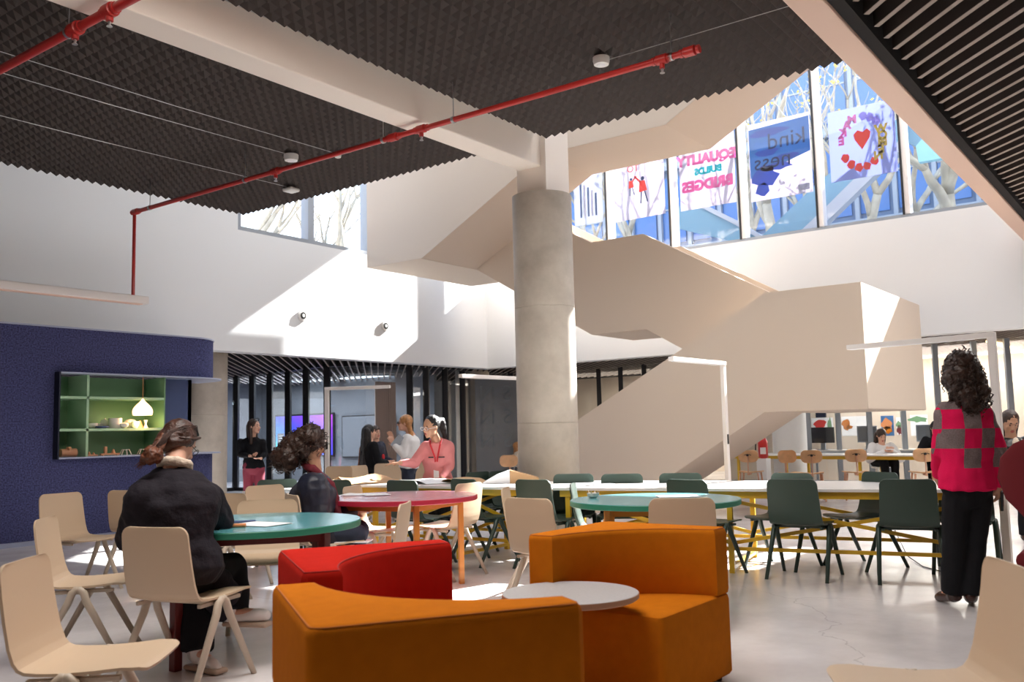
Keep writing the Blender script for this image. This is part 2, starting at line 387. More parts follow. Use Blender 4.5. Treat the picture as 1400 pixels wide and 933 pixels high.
# ---- staircase: three flights in two lanes
XA=11.95; XM=13.5; XE=15.0; T=.12
def side(b,x,poly,t=T): b.prism([(x,y,z) for y,z in poly],(t,0,0))
st=empty('staircase',(XA,3.33,0)); tag(st,'cream white folded concrete staircase with solid parapets behind the round column','staircase')
b=B()
near1=[(3.33,1.43),(4.68,1.43),(7.07,0),(8.6,0),(8.6,.9),(4.60,3.04),(3.33,3.04)]
side(b,XA,near1); b.prism([(XA+T,3.33,1.43),(XE-T,3.33,1.43),(XE-T,3.33,3.04),(XA+T,3.33,3.04)],(0,T,0)); side(b,XE-T,[(3.33,1.43),(4.74,1.43),(4.74,3.04),(3.33,3.04)])
obj('parapet',b,'cream',st)
b=B(); b.b2((XA+.01,3.34,1.424),(XE-.01,4.74,1.9)); b.prism([(XA+.012,4.69,1.424),(XA+.012,7.05,0),(XA+.012,7.9,0),(XA+.012,4.69,1.9)],(1.49,0,0))
obj('lower_flight',b,'cream',st)
b=B(); s2=.577
near2=[(10.87,4.36),(8.33,2.89),(7.26,2.89),(4.75,1.44),(4.75,3.06),(7.25,4.50),(8.27,4.50),(10.87,6.0)]
side(b,XM,near2); side(b,XE-T,near2)
obj('parapet',b,'cream',st)
b=B(); lo=[(10.87,4.36),(8.33,2.89),(7.26,2.89),(4.75,1.44)]; b.prism([(XM+.01,y,z-.004) for y,z in lo]+[(XM+.01,y,z+.35) for y,z in lo[::-1]],(XE-XM-.02,0,0)); obj('middle_flight',b,'cream',st)
b=B(); side(b,XA,[(12.21,4.35),(10.84,4.35),(8.2,5.70),(5.98,5.70),(3.2,7.2),(3.2,8.6),(5.98,7.3),(8.2,7.3),(10.84,6.0),(12.21,6.0)])
b.prism([(XA+T,12.21,4.35),(XE-T,12.21,4.35),(XE-T,12.21,6.0),(XA+T,12.21,6.0)],(0,-T,0)); side(b,XE-T,[(12.21,4.35),(10.88,4.35),(10.88,6.0),(12.21,6.0)])
side(b,XM-T,[(10.84,4.35),(8.2,5.70),(5.98,5.70),(3.2,7.2),(3.2,8.6),(5.98,7.3),(8.2,7.3),(10.84,6.0)])
obj('parapet',b,'cream',st)
b=B(); b.b2((XA+.01,10.86,4.346),(XE-.01,12.2,4.7)); lo=[(10.84,4.35),(8.2,5.70),(5.98,5.70),(3.2,7.2)]; b.prism([(XA+.01,y,z-.004) for y,z in lo]+[(XA+.01,y,z+.35) for y,z in lo[::-1]],(XM-XA-.02,0,0)); obj('upper_flight',b,'cream',st)
# ---- sprinkler pipes
def pipe(name,pts,r,lab,fit,rods):
    b=B(); b.tube(pts[0],r,14); 
    o=obj(name,b,'red_pipe',auto=50,org=pts[0][0]); tag(o,lab,'sprinkler pipe')
    for seg in pts[1:]: b=B(); b.tube(seg,r*.8,12); obj('drop_pipe',b,'red_pipe',o,auto=50)
    for f,dn in fit:
        b=B(); f=V(f); d=(V(pts[0][-1])-V(pts[0][0])).normalized(); b.tube([f-d*.05,f-d*.045,f+d*.045,f+d*.05],[r*1.2,r*1.55,r*1.55,r*1.2],14); b.tube([f-d*.085,f-d*.06],r*1.25,12); b.tube([f+d*.06,f+d*.085],r*1.25,12)
        if dn: b.tube([f,f-V((0,0,.075))],r*.8,10)
        obj('coupling',b,'red_pipe',o,auto=50)
        if dn: b=B(); b.lathe(f-V((0,0,.115)),[(.006,.04),(.013,.03),(.008,.015),(.02,.004),(.02,0)],12); obj('sprinkler_head',b,'steel',o)
    for f in rods:
        b=B(); f=V(f); b.tube([f,f+V((0,0,FZ-.03-f.z))],.005,6); b.tube([f-V((0,.015,0)),f+V((0,.015,0))],r*1.25,12); obj('hanger_rod',b,'steel',o)
    return o
pz=4.20; X1=6.49; YD=10.90
P=lambda px,py: (X1,ax(px,py,X1).y,pz)
ye=P(950,70)[1]
pipe('sprinkler_pipe',[[(X1,YD,pz),(X1,ye,pz)],[(X1,YD,pz+.01),(X1,YD,3.10)]],.027,'long red sprinkler pipe hanging below the foam ceiling and dropping down the left wall',
  [(P(377,238),1),(P(538,187),0),(P(576,176),1),(P(905,84),1),(P(943,72),0),((X1,YD-.03,pz),0)],[P(205,284),P(335,247),P(620,162),P(918,80),P(524,191)])
X2=3.255; P2=lambda px,py:(X2,ax(px,py,X2).y,pz)
pipe('sprinkler_pipe',[[(X2,8.3,pz),(X2,3.7,pz)]],.033,'red sprinkler pipe crossing the top left corner of the ceiling',[(P2(103,39),1),(P2(150,13),1)],[P2(94,43)])
# white rectangular light bar on the left wall, at the foot of the red drop pipe
b=B(); b.rbox((4.95,YD,3.05),(3.45,.15,.10),.012); o=obj('light_bar',b,'whitemetal',auto=40); tag(o,'long white rectangular light bar hanging level before the left wall','light bar')
b=B(); b.b2((3.3,YD-.05,2.992),(6.6,YD+.05,3.002)); obj('diffuser',b,'redcloth' if 0 else 'trimpink',o)
# detectors and lamps under the foam, with their thin wires
def drum(px,py,r,h,lab,z=4.535):
    c=az(px,py,z-h/2); b=B(); b.lathe((c.x,c.y,z-h),[(r*.72,0),(r*.88,.004),(r,h*.55),(r,h)],28); o=obj('ceiling_drum',b,'whiteplastic',auto=40,org=(c.x,c.y,z)); tag(o,lab,'ceiling fixture')
    b=B(); b.lathe((c.x,c.y,z-h-.004),[(r*.5,0),(r*.6,.006)],24); obj('lens',b,'paper',o); return c
c1=drum(822,84,.075,.07,'white round drum fixture under the foam ceiling at upper right')
c2=drum(398,216,.085,.075,'white round drum fixture under the foam ceiling above the red pipe bend')
c3=drum(462,213,.04,.05,'small white detector just behind the long red pipe')
c4=az(398,260,4.5); b=B(); b.rbox((c4.x,c4.y,4.5),(.17,.17,.05),.02); tag(obj('ceiling_sensor',b,'whiteplastic',auto=40),'flat white square sensor under the foam ceiling near its far left corner','ceiling sensor')
def wire(y,xa,xb,lab):
    b=B(); b.tube([(xa,y,4.53),((xa+xb)/2,y,4.515),(xb,y,4.53)],.0035,6); tag(obj('ceiling_wire',b,'steel',org=(xb,y,4.53)),lab,'wire')
wire(c2.y,2.5,c2.x-.08,'thin wire along the foam ceiling to the round drum fixture above the pipe bend')
wire(c3.y,3.0,c3.x-.04,'thin wire along the foam ceiling to the small detector behind the pipe')
wire(c4.y,2.5,c4.x-.08,'thin wire along the foam ceiling to the flat square sensor')
b=B(); b.tube([(c1.x+.07,c1.y,4.53),az(1090,5,4.53)],.0035,6); tag(obj('ceiling_wire',b,'steel',org=c1),'thin wire from the upper right drum fixture towards the pinkish beam','wire')
# round wall speakers
for (px,py,l) in ((413,432,'round white wall speaker left of the bright sun stripe on the left wall'),(526,446,'round white wall speaker on the left wall nearer the corner')):
    c=ay(px,py,YL); b=B(); b.lathe((c.x,YL,c.z),[(.105,0),(.105,.03),(.09,.035)],28,axis=(0,-1,0)); o=obj('wall_speaker',b,'whiteplastic',auto=40,org=(c.x,YL,c.z)); tag(o,l,'speaker')
    b=B(); b.lathe((c.x,YL-.032,c.z),[(.066,0),(.066,.006)],24,axis=(0,-1,0)); obj('grille',b,'darkmetal',o)
    b=B(); b.lathe((c.x,YL-.038,c.z),[(.03,0),(.028,.01)],20,axis=(0,-1,0)); obj('centre_cap',b,'whiteplastic',o)
# ------------------------------------------------------------- glazed rooms behind
GP=[(8.8,18.9),(13.8,18.6),(13.89,18.1),(13.82,17.36),(13.77,16.65),(13.57,15.8),(13.5,15.04),(14.03,14.41),(14.98,14.0),(15.45,13.94),(16.18,14.0),(16.92,14.09),(17.8,14.2),(18.6,13.9)]
gq=[az(815,506,2.72),az(818+30,503,2.72),az(880,500,2.72)]
GP2=[(19.4,12.6),(19.39,11.79),(19.18,11.05),(19.01,10.32),(18.9,9.3)]
def glasswall(pts,n,ms,paneM,mw,skip=(),ztop=2.86,frame=True):
    b=B(); 
    for a,c in zip(pts,pts[1:]):
        b.beam((a[0],a[1],ztop-.06),(c[0],c[1],ztop-.06),.08,.12); b.beam((a[0],a[1],.04),(c[0],c[1],.04),.08,.08)
    o=struct(obj('window_%d'%n,b,ms))
    for a,c in zip(pts,pts[1:]):
        g=B(); g.beam((a[0],a[1],ztop/2),(c[0],c[1],ztop/2),.012,ztop-.1); obj('pane',g,paneM,o)
    for i,a in enumerate(pts):
        if i in skip: continue
        m=B(); m.box((a[0],a[1],ztop/2),(mw,mw*1.1,ztop-.02),R(30)); obj('mullion',m,ms,o)
    return o
glasswall(GP,3,'mullion','pane_dark',.115,skip=(7,))
glasswall(GP2,4,'mullion','pane_lite',.10)
for px in (718,): pass
rg=[az(1277,470,2.75),az(1330,466,2.75),az(1375,462,2.75)]
g0=rg[0]; gd=(rg[2]-rg[0]).normalized()
GP3=[(18.9,9.3)]+[tuple(ax(px,600,g0.x+.6)[:2]) for px in (1064,1106,1147,1190,1237)]+[tuple(q[:2]) for q in rg]+[tuple((rg[2]+gd*k)[:2]) for k in (1.1,2.2,3.3)]
glasswall(GP3,5,'mullion_grey','pane_lite',.085)
# room shells
b=B(); b.b2((17.6,15.6,0),(17.7,23,2.86)); b.b2((11,22.5,0),(17.6,22.6,2.86)); struct(obj('wall_left_room',b,'greyroom'))
b=B(); b.b2((17.7,17.2,0),(26,17.3,2.86)); struct(obj('wall_middle_room',b,'greyroom'))
b=B(); b.b2((24.6,-6,0),(24.7,17,2.86)); struct(obj('wall_far',b,'cream'))
# interior ceiling of the right room: white field and its lamps
b=B(); b.b2((g0.x+.8,-6,2.83),(24.6,9.0,2.855)); struct(obj('ceiling_right_room',b,'white'))
# ------------------------------------------------------------- blue kiosk
kx0=5.8; KY=11.45; KZ=2.68; rr=.62; XC=7.77
def kplan(off,x0,x1=None,close_y=13.6,n=10):
    # outline along the front, around the rounded corner and back; off = outward offset
    ps=[(x0,KY-off)]; r=rr+off; c=(XC,KY+rr)
    for k in range(n+1):
        a=-PI/2+PI/2*k/n; ps.append((c[0]+r*math.cos(a),c[1]+r*math.sin(a)))
    return ps
def wallstrip(b,ps,z0,z1,t=.05):
    n=len(ps); outer=[V((x,y,0)) for x,y in ps]; inner=[]
    for i,p in enumerate(outer):
        d=(outer[min(i+1,n-1)]-outer[max(i-1,0)]).normalized(); nn=V((-d.y,d.x,0)); inner.append(p+nn*t)
    a=b.pts([p+V((0,0,z0)) for p in outer]); c=b.pts([p+V((0,0,z1)) for p in outer]); d=b.pts([p+V((0,0,z0)) for p in inner]); e=b.pts([p+V((0,0,z1)) for p in inner])
    for r0,r1 in ((a,c),(c,e),(e,d),(d,a)): b.quadstrip(r0,r1,False)
    b.face((a[0],c[0],e[0],d[0])); b.face((a[-1],d[-1],e[-1],c[-1]))
kp=empty('display_kiosk',(kx0,KY,0)); tag(kp,'dark blue felt clad kiosk with rounded corner and a green display niche','kiosk')
b=B(); b.b2((-2.5,KY,.06),(kx0,KY+.06,KZ)); wallstrip(b,kplan(0,kx0)+[(XC+rr,12.9)],2.12,KZ); wallstrip(b,kplan(0,kx0)+[(XC+rr,12.9)],.06,1.03)
obj('felt_cladding',b,'blue',kp,auto=30)
b=B(); b.b2((-2.5,KY+.01,0),(kx0,KY+.05,.06)); wallstrip(b,kplan(-.01,kx0)+[(XC+rr-.01,12.9)],0,.06); obj('plinth',b,'bluemetal',kp,auto=30)
b=B(); wallstrip(b,[(-2.5,KY-.015)]+kplan(.015,kx0)+[(XC+rr+.015,12.9)],KZ,KZ+.02,.08); obj('top_trim',b,'bluemetal',kp,auto=30)
def plate(z,t,off):
    b=B(); ps=kplan(off,kx0)+[(XC+rr+off,KY+rr+.35),(XC-.3,KY+rr+.35),(XC-.3,KY+.1),(kx0,KY+.1)]
    b.prism([(x,y,z) for x,y in ps],(0,0,t)); return b
obj('upper_plate',plate(2.10,.018,.12),'bluemetal',kp,auto=30); obj('lower_plate',plate(1.03,.018,.12),'bluemetal',kp,auto=30)
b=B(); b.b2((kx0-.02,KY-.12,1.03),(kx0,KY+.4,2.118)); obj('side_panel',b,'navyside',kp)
# green shelf unit
GXA=kx0+.005; GXB=7.34; g0=KY+.02; g1=KY+.5
b=B(); b.b2((GXA,g1,1.05),(GXB,g1+.03,2.10)); b.b2((GXB-.02,g0,1.05),(GXB,g1,2.1)); b.b2((GXA,g0,1.05),(GXA+.015,g1,2.1)); obj('shelf_back',b,'green',kp)
zA=ay(120,544,g0).z; zB=ay(120,588,g0).z; xd=ay(120,560,g0).x
b=B()
for z in (zA,zB): b.b2((GXA+.015,g0,z-.016),(GXB-.02,g1,z+.016))
b.b2((xd-.016,g0,1.05),(xd+.016,g1,2.1)); obj('shelf',b,'greenlt',kp)
b=B(); b.b2((GXB+.06,KY+.3,1.05),(GXB+.6,KY+.36,2.1)); b.b2((GXB+.54,KY+.3,1.05),(GXB+.6,KY+1.0,2.1)); obj('inner_panel',b,'bluepaint',kp)
# pendant lamp
lc=ay(195,560,KY-.02); b=B(); prof=[(.0,.19),(.012,.18),(.022,.165),(.05,.13),(.09,.095),(.13,.05),(.15,.01),(.152,-.03),(.145,-.062),(.135,-.065),(.14,-.03),(.12,.04),(.05,.11),(.01,.15)]
prof=[(a*.86,h*.9) for a,h in prof]
b.lathe((lc.x,lc.y,lc.z-.02),prof,28); lo=obj('pendant_lamp',b,'lampglow',auto=60,org=(lc.x,lc.y,2.1)); tag(lo,'glowing warm bell shaped pendant lamp hanging in the green display niche','lamp')
b=B(); b.tube([(lc.x,lc.y,2.098),(lc.x,lc.y,lc.z+.14)],.004,6); obj('cord',b,'terra',lo)
ld=bpy.data.lights.new('pendant_bulb','POINT'); ld.energy=5; ld.color=(1,.72,.42); ld.shadow_soft_size=.05; lq=bpy.data.objects.new('pendant_bulb',ld); COL.objects.link(lq); lq.location=(lc.x,lc.y,lc.z-.08)
# things on the shelves
def shelfthing(name,px,z,prof,m,lab,cat,grp,y=KY+.16,n=18,sc_=1):
    c=ay(px,600,y); b=B(); b.lathe((c.x,y,z),[(r*sc_,h*sc_) for r,h in prof],n); tag(obj(name,b,m,auto=50,org=(c.x,y,z)),lab,cat,grp)
z1=zB+.017; Gc='crockery on the middle shelf of the niche'
cup=[(.025,0),(.04,.01),(.042,.075),(.038,.075),(.036,.012)]; bowl=[(.02,0),(.045,.02),(.06,.05),(.056,.05),(.04,.022)]
shelfthing('bowl',125,z1,[(.03,0),(.07,.03),(.075,.07),(.07,.07),(.05,.03)],'ceramic','pale bowl at the left end of the crockery shelf','bowl',Gc)
shelfthing('saucer_stack',139,z1,[(.04,0),(.09,.012),(.09,.03),(.05,.03)],'bluepaint','low dark blue dish on the crockery shelf','dish',Gc,y=KY+.1)
shelfthing('teacup',134,z1,[(.04,0),(.055,.02),(.055,.07),(.05,.07),(.045,.02)],'ceramic','off white cup behind the dark blue dish','cup',Gc,y=KY+.3)
shelfthing('teapot',143,z1,[(.03,0),(.055,.03),(.06,.07),(.045,.11),(.012,.125),(.01,.14)],'ceramic','small rounded teapot right of the dark blue dish','teapot',Gc,y=KY+.32)
shelfthing('canister',157,z1,[(.085,0),(.088,.005),(.088,.135),(.08,.135),(.08,.01)],'ceramic','wide white cylindrical canister on the crockery shelf','canister',Gc)
shelfthing('bowl',169,z1,[(.03,0),(.06,.03),(.062,.06),(.03,.075),(.01,.08)],'ceramic','small round white bowl right of the wide canister','bowl',Gc,y=KY+.08)
shelfthing('bowl',178,z1,[(.04,0),(.08,.04),(.085,.09),(.05,.12),(.01,.125)],'ceramic','larger domed white bowl behind the small round one','bowl',Gc,y=KY+.3)
shelfthing('teacup',185,z1,[(.03,0),(.05,.03),(.055,.09),(.05,.09),(.03,.02)],'ceramic','white cup beside the terracotta cone','cup',Gc)
shelfthing('cone_ornament',191,z1,[(.045,0),(.04,.02),(.015,.09),(.01,.1)],'terra','small orange terracotta cone on the crockery shelf','ornament',Gc)
shelfthing('bud_vase',199,z1,[(.035,0),(.03,.01),(.012,.05),(.012,.06),(.03,.11),(.026,.11)],'ceramic','little white hourglass bud vase at the right end of the shelf','vase',Gc)
zt=1.05
def toy(px,pieces,lab,nm,cat='toy'):
    c=ay(px,620,KY+.12); o=empty(nm,(c.x,c.y,zt)); tag(o,lab,cat,'wooden objects at the bottom of the niche')
    for pn,b_ in pieces(c): obj(pn,b_,'toywood',o,auto=50)
def t_log(c):
    b=B(); b.tube([c+V((-.1,0,0))*1,c+V((.1,0,0))],[.05,.055],14); [setattr(b,'v',[V((v.x,v.y,v.z-c.z+zt+.055)) for v in b.v])]
    e=B(); e.tube([(c.x-.02,c.y-.03,zt+.1),(c.x+.02,c.y-.02,zt+.115)],[.03,.02],10); return [('body',b),('handle',e)]
toy(93,t_log,'stubby turned wooden piece at the bottom left of the green niche','wooden_toy')
def t_plane(c):
    b=B(); b.box((c.x,c.y,zt+.02),(.26,.05,.02)); d=B(); d.box((c.x-.06,c.y,zt+.075),(.035,.03,.09)); e=B(); e.tube([(c.x+.05,c.y,zt+.03),(c.x+.05,c.y,zt+.085)],[.03,.008],10); f=B(); f.tube([(c.x+.1,c.y-.03,zt+.012),(c.x+.1,c.y+.03,zt+.012)],.012,10); f2=B(); f2.tube([(c.x-.1,c.y-.03,zt+.012),(c.x-.1,c.y+.03,zt+.012)],.012,10)
    return [('base',b),('mast',d),('cone',e),('wheel',f),('wheel',f2)]
toy(150,t_plane,'small wooden toy boat with a mast in the middle of the niche floor','wooden_toy')
def t_cones(c):
    b=B(); b.box((c.x,c.y,zt+.012),(.15,.05,.02)); e=B(); e.tube([(c.x-.03,c.y,zt+.022),(c.x-.03,c.y,zt+.06)],[.022,.006],10); f=B(); f.tube([(c.x+.03,c.y,zt+.022),(c.x+.03,c.y,zt+.05)],[.02,.006],10); return [('base',b),('cone',e),('cone',f)]
toy(125,t_cones,'low wooden board with two small pegs beside the divider','wooden_toy')
def wirefig(px,lab):
    c=ay(px,620,KY+.14); b=B()
    for k in range(7):
        a=2*PI*k/7; b.tube([(c.x,c.y,zt+.065),(c.x+.05*math.cos(a),c.y+.03*math.sin(a),zt+.075),(c.x+.085*math.cos(a),c.y+.06*math.sin(a),zt+.003)],.004,5)
    tag(obj('wire_stand',b,'ceramic',org=(c.x,c.y,zt)),lab,'stand','wooden objects at the bottom of the niche')
wirefig(172,'small spidery wire stand left of the lamp cord'); wirefig(196,'small spidery wire stand directly under the pendant lamp')
# ------------------------------------------------------------- outside, behind the upper windows
GZ=4.5
M['grass']=mat('pale_paving',(.62,.60,.58),.9); M['facade']=mat('pale_blue_facade',(.12,.17,.26),.7); M['fwin']=mat('facade_glass',(.06,.15,.36),.15); M['fframe']=mat('facade_frame',(.27,.30,.34),.6)
M['bark']=mat('plane_bark',(.34,.30,.23),.9,var=.25,vscale=3,bump=.3,bscale=12); M['leaf']=mat('yellow_leaf',(.75,.55,.08),.7); M['stairteal']=mat('teal_parapet',(.09,.20,.28),.5); M['stairteal2']=mat('pale_teal_panel',(.20,.42,.45),.5)
b=B(); b.b2((XB+.3,-14,GZ-.3),(60,60,GZ)); b.b2((-20,YL+.3,GZ-.3),(XB+.3,60,GZ)); struct(obj('ground',b,'grass'))
bl=empty('office_building',(32,10,GZ)); tag(bl,'pale blue office building with tall narrow windows beyond the trees, seen from inside','building')
b=B(); b.b2((32,-6,GZ),(40,26,15.2)); obj('wall',b,'facade',bl)
nwin=0
for r_ in range(3):
    z0=GZ+.5+r_*3.4
    for k in range(20):
        y0=-2.2+k*1.25
        b=B(); b.b2((31.95,y0,z0),(31.99,y0+.95,z0+2.6)); o=obj('window',b,'fwin',bl)
        if nwin<80:
            b=B(); b.b2((31.80,y0+.96,z0-.2),(31.99,y0+1.10,z0+2.8)); b.b2((31.90,y0,z0+1.3),(31.97,y0+.95,z0+1.36)); obj('fin',b,'fframe',o)
        nwin+=1
b=B()
for r_ in range(4): b.b2((31.7,-6,GZ+r_*3.4-.05),(31.99,26,GZ+.28+r_*3.4))
obj('floor_band',b,'fframe',bl)
bl2=empty('annex_building',(10,34,GZ)); tag(bl2,'pale building beyond the upper left window','building')
b=B(); b.b2((2,34,GZ),(30,40,9.5)); obj('wall',b,'facade',bl2)
for k in range(14): b=B(); b.b2((3+k*1.9,33.95,GZ+.6),(4.2+k*1.9,33.99,8.6)); obj('window',b,'fwin',bl2)
def tree(x,y,h,lab,seed,thick=.2,grp='bare plane trees outside the upper windows'):
    q=random.Random(seed); o=empty('plane_tree',(x,y,GZ)); tag(o,lab,'tree',grp); b=B(); lf=[]
    def br(p,d,L,r,dep):
        n=4; ps=[p]; 
        for k in range(n):
            d=(d+V((q.uniform(-.22,.22),q.uniform(-.22,.22),q.uniform(-.03,.16)))).normalized(); ps.append(ps[-1]+d*(L/n))
        b.tube(ps,[r*(1-.38*k/n) for k in range(n+1)],8 if dep<2 else 5)
        if dep>=4: lf.append(ps[-1]); return
        for k in range(2 if dep>1 else 3):
            a=q.uniform(0,6.28); s=q.uniform(.35,.8)
            br(ps[-1] if k<2 else ps[-2],(d+V((math.cos(a)*s,math.sin(a)*s,.12))).normalized(),L*q.uniform(.6,.8),r*.58*q.uniform(.8,1),dep+1)
    br(V((x,y,GZ-.02)),V((q.uniform(-.12,.12),q.uniform(-.15,.15),1)).normalized(),h,thick,0)
    obj('trunk',b,'bark',o,smooth=True); c=B()
    for p in lf:
        if q.random()<.32:
            for _ in range(5):
                pp=p+V((q.uniform(-.2,.2),)*1+(q.uniform(-.2,.2),q.uniform(-.2,.2))); u=V((q.uniform(-1,1),q.uniform(-1,1),q.uniform(-1,1))).normalized(); v=u.cross(V((.3,.5,.8))).normalized(); k=c.pts([pp-u*.05,pp+v*.04,pp+u*.05,pp-v*.04]); c.face(k)
    l=obj('leaves',c,'leaf',o); l['kind']='stuff'
TR=[(1292,21.5,1.7,.24,'thick pale plane tree with low forks at the right end of the upper windows'),(1175,24,2.6,.17,'slim pale tree behind the lavender poster'),(1130,20.5,2.2,.12,'thin pale tree just left of the lavender poster'),(1052,22,2.4,.19,'leaning pale tree behind the blue cloud poster'),(990,26,2.6,.2,'pale tree between the pink lettered and the blue posters'),(900,23,2.3,.16,'pale tree behind the red figures poster'),(840,27,2.6,.2,'pale tree furthest left behind the upper right windows'),(1235,27,2.8,.2,'distant pale tree right of the lavender poster'),(1100,28,3,.18,'distant pale tree behind the main mullion of the blue poster')]
for i,(px,X,h,t,l) in enumerate(TR):
    c=ax(px,300,X); tree(X,c.y,h,l,i+3,t)
for i,(px,Y,l) in enumerate(((345,22,'pale tree at the left edge of the upper left window'),(480,20,'pale tree at the right edge of the upper left window'),(405,27,'distant pale tree in the middle of the upper left window'))):
    c=ay(px,320,Y); tree(c.x,Y,2.4,l,i+21,.18,'bare trees outside the upper left window')
# panels put outside to imitate the staircase's reflection in the window glass
def extpoly(X,px,t,m,par,nm): b=B(); b.prism([ax(a,c,X) for a,c in px],(t,0,0)); obj(nm,b,m,par)
es=empty('outdoor_stair',(18.6,6,GZ)); tag(es,'blue-grey outdoor stair with pale edges crossing behind the window posters','stair')
extpoly(18.6,[(1042,322),(1118,250),(1232,158),(1232,190),(1180,232),(1128,284),(1088,322)],.15,'stairteal',es,'rising_parapet')
extpoly(18.55,[(1088,322),(1128,284),(1180,232),(1232,190),(1232,204),(1190,245),(1128,305),(1108,325)],.25,'fframe',es,'pale_edge')
extpoly(18.7,[(925,282),(955,279),(1008,306),(1042,324),(1042,340),(925,312)],.15,'stairteal',es,'descending_parapet')
extpoly(18.65,[(955,276),(1010,303),(1046,325),(1042,329),(1006,308),(953,281)],.2,'fframe',es,'pale_edge')
extpoly(18.8,[(1234,158),(1262,188),(1252,200),(1234,192)],.15,'stairteal',es,'side_panel')
b=B(); [b.tube([(18.7,y,GZ),(18.7,y,GZ+.6)],.05,8) for y in ()]; b.b2((18.62,6.6,GZ-.01),(18.72,6.9,GZ+.75)); obj('support_post',b,'fframe',es)
extpoly(18.75,[(1252,200),(1262,188),(1296,215),(1256,222)],.15,'stairteal2',es,'glass_panel')
# posters hung on the upper windows (they face the street, so they read mirrored from inside)
def text(s,size,m,par,cx,cz,X,mirror=True,ext=.002,nm='lettering',shear=0,rot=0,off=0,spc=1,plane='X',Y=0,flip=1):
    c=bpy.data.curves.new(nm,'FONT'); c.body=s; c.size=size; c.extrude=ext; c.align_x='CENTER'; c.align_y='CENTER'; c.shear=shear; c.offset=off; c.space_character=spc; c.resolution_u=3
    t=bpy.data.objects.new(nm,c); COL.objects.link(t); dg=bpy.context.evaluated_depsgraph_get(); me=bpy.data.meshes.new_from_object(t.evaluated_get(dg)); bpy.data.objects.remove(t)
    ca,sa=math.cos(rot),math.sin(rot)
    for v in me.vertices:
        x,y,z=v.co; x,y=x*ca-y*sa,x*sa+y*ca
        if mirror: x=-x
        if plane=='X': v.co=(X-.004-z, cx-x, cz+y)        # seen from inside (-X side), right in the picture = -Y
        else: v.co=(cx+x*flip, Y-.004-z, cz+y)
    o0=V(par['_o']) if par else V((0,0,0))
    for v in me.vertices: v.co-=o0
    me.materials.clear(); me.materials.append(M[m] if isinstance(m,str) else m)
    o=bpy.data.objects.new(nm,me); COL.objects.link(o); o.parent=par; o['_o']=tuple(o0); return o
def trans(name,col,a=.5):
    m=mat(name,col,.8); nt=m.node_tree; bs=nt.nodes['Principled BSDF']; tr=nt.nodes.new('ShaderNodeBsdfTranslucent'); tr.inputs[0].default_value=tuple(col)+(1,); mx=nt.nodes.new('ShaderNodeMixShader'); mx.inputs[0].default_value=a
    nt.links.new(bs.outputs[0],mx.inputs[1]); nt.links.new(tr.outputs[0],mx.inputs[2]); nt.links.new(mx.outputs[0],nt.nodes['Material Output'].inputs[0]); return m
PW=trans('poster_white',(.55,.51,.57),.6); PL=trans('poster_lavender',(.36,.39,.62),.6); PB=trans('poster_blue',(.10,.28,.60),.6); PB2=trans('poster_deep_blue',(.10,.18,.60),.6); PP=trans('poster_pink',(.85,.20,.48),.5); PR=trans('poster_red',(.85,.10,.08),.5); PT=trans('poster_teal',(.05,.60,.66),.5); PD=trans('poster_dark',(.06,.09,.20),.5); PY=trans('poster_yellow',(.75,.55,.12),.5); PG=trans('poster_grey',(.45,.46,.55),.5); PV=trans('poster_violet',(.35,.30,.72),.5)
XP=16.60
def poster(pa,pb,m,lab,X=XP):
    a=ax(*pa,X); c=ax(*pb,X); y0,y1=sorted((a.y,c.y)); z1=ax(pa[0],pa[1],X).z; z0=ax(pb[0],pb[1],X).z
    b=B(); b.b2((X-.003,y0,z0),(X+.001,y1,z1)); o=obj('poster',b,m,org=(X,(y0+y1)/2,z0)); tag(o,lab,'poster','posters on the upper windows'); return o,(y0+y1)/2,(z0+z1)/2,(y1-y0),(z1-z0)
def blob(par,cy,cz,ry,rz_,m,X=XP,n=14,nm='print',jit=0,seed=1):
    q=random.Random(seed); b=B(); k=([(X-.0045,cy-ry*(1+jit*q.uniform(-1,1))*math.cos(2*PI*i/n),cz+rz_*(1+jit*q.uniform(-1,1))*math.sin(2*PI*i/n)) for i in range(n)]); b.prism(k,(.001,0,0)); return obj(nm,b,m,par)
# 1 grey-white poster behind the column
o,cy,cz,wd,ht=poster((784,243),(825,303),PG,'greyish poster half hidden behind the column capital')
for k in range(5): b=B(); b.b2((XP-.005,cy-wd*.3+k*wd*.13,cz-ht*.35),(XP-.0035,cy-wd*.3+k*wd*.13+wd*.07,cz+ht*(.1+.07*k))); obj('print',b,PW if k%2 else PD,o)
# 2 red figures
o,cy,cz,wd,ht=poster((838,226),(910,292),PW,'white poster with two red clothed dancing figures')
text('TO',.2,PR,o,cy+.12,cz+ht*.36,XP)
def fig(y,z,s,arm):
    blob(o,y,z+.30*s,.055*s,.06*s,PD,nm='figure_head'); b=B(); b.prism([(XP-.005,y-(p_*s),z+q_*s) for p_,q_ in ((-.1,.24),(.06,.24),(.13,-.05),(-.13,-.08))],(.001,0,0)); obj('figure_dress',b,PR,o)
    b=B()
    for p_,q_,r_,t_ in ((-.05,-.07,-.08,-.4),(.05,-.06,.13,-.38)): b.prism([(XP-.005,y-p_*s-.02*s,z+q_*s),(XP-.005,y-p_*s+.02*s,z+q_*s),(XP-.005,y-r_*s+.02*s,z+t_*s),(XP-.005,y-r_*s-.02*s,z+t_*s)],(.001,0,0))
    obj('figure_legs',b,PD,o); b=B(); b.prism([(XP-.005,y+.06*s*arm,z+.24*s),(XP-.005,y+.08*s*arm,z+.17*s),(XP-.005,y+.27*s*arm,z+.38*s),(XP-.005,y+.25*s*arm,z+.42*s)],(.001,0,0)); obj('figure_arm',b,PR,o)
fig(cy-.10,cz-.02,.75,1); fig(cy+.17,cz+.08,.5,-1)
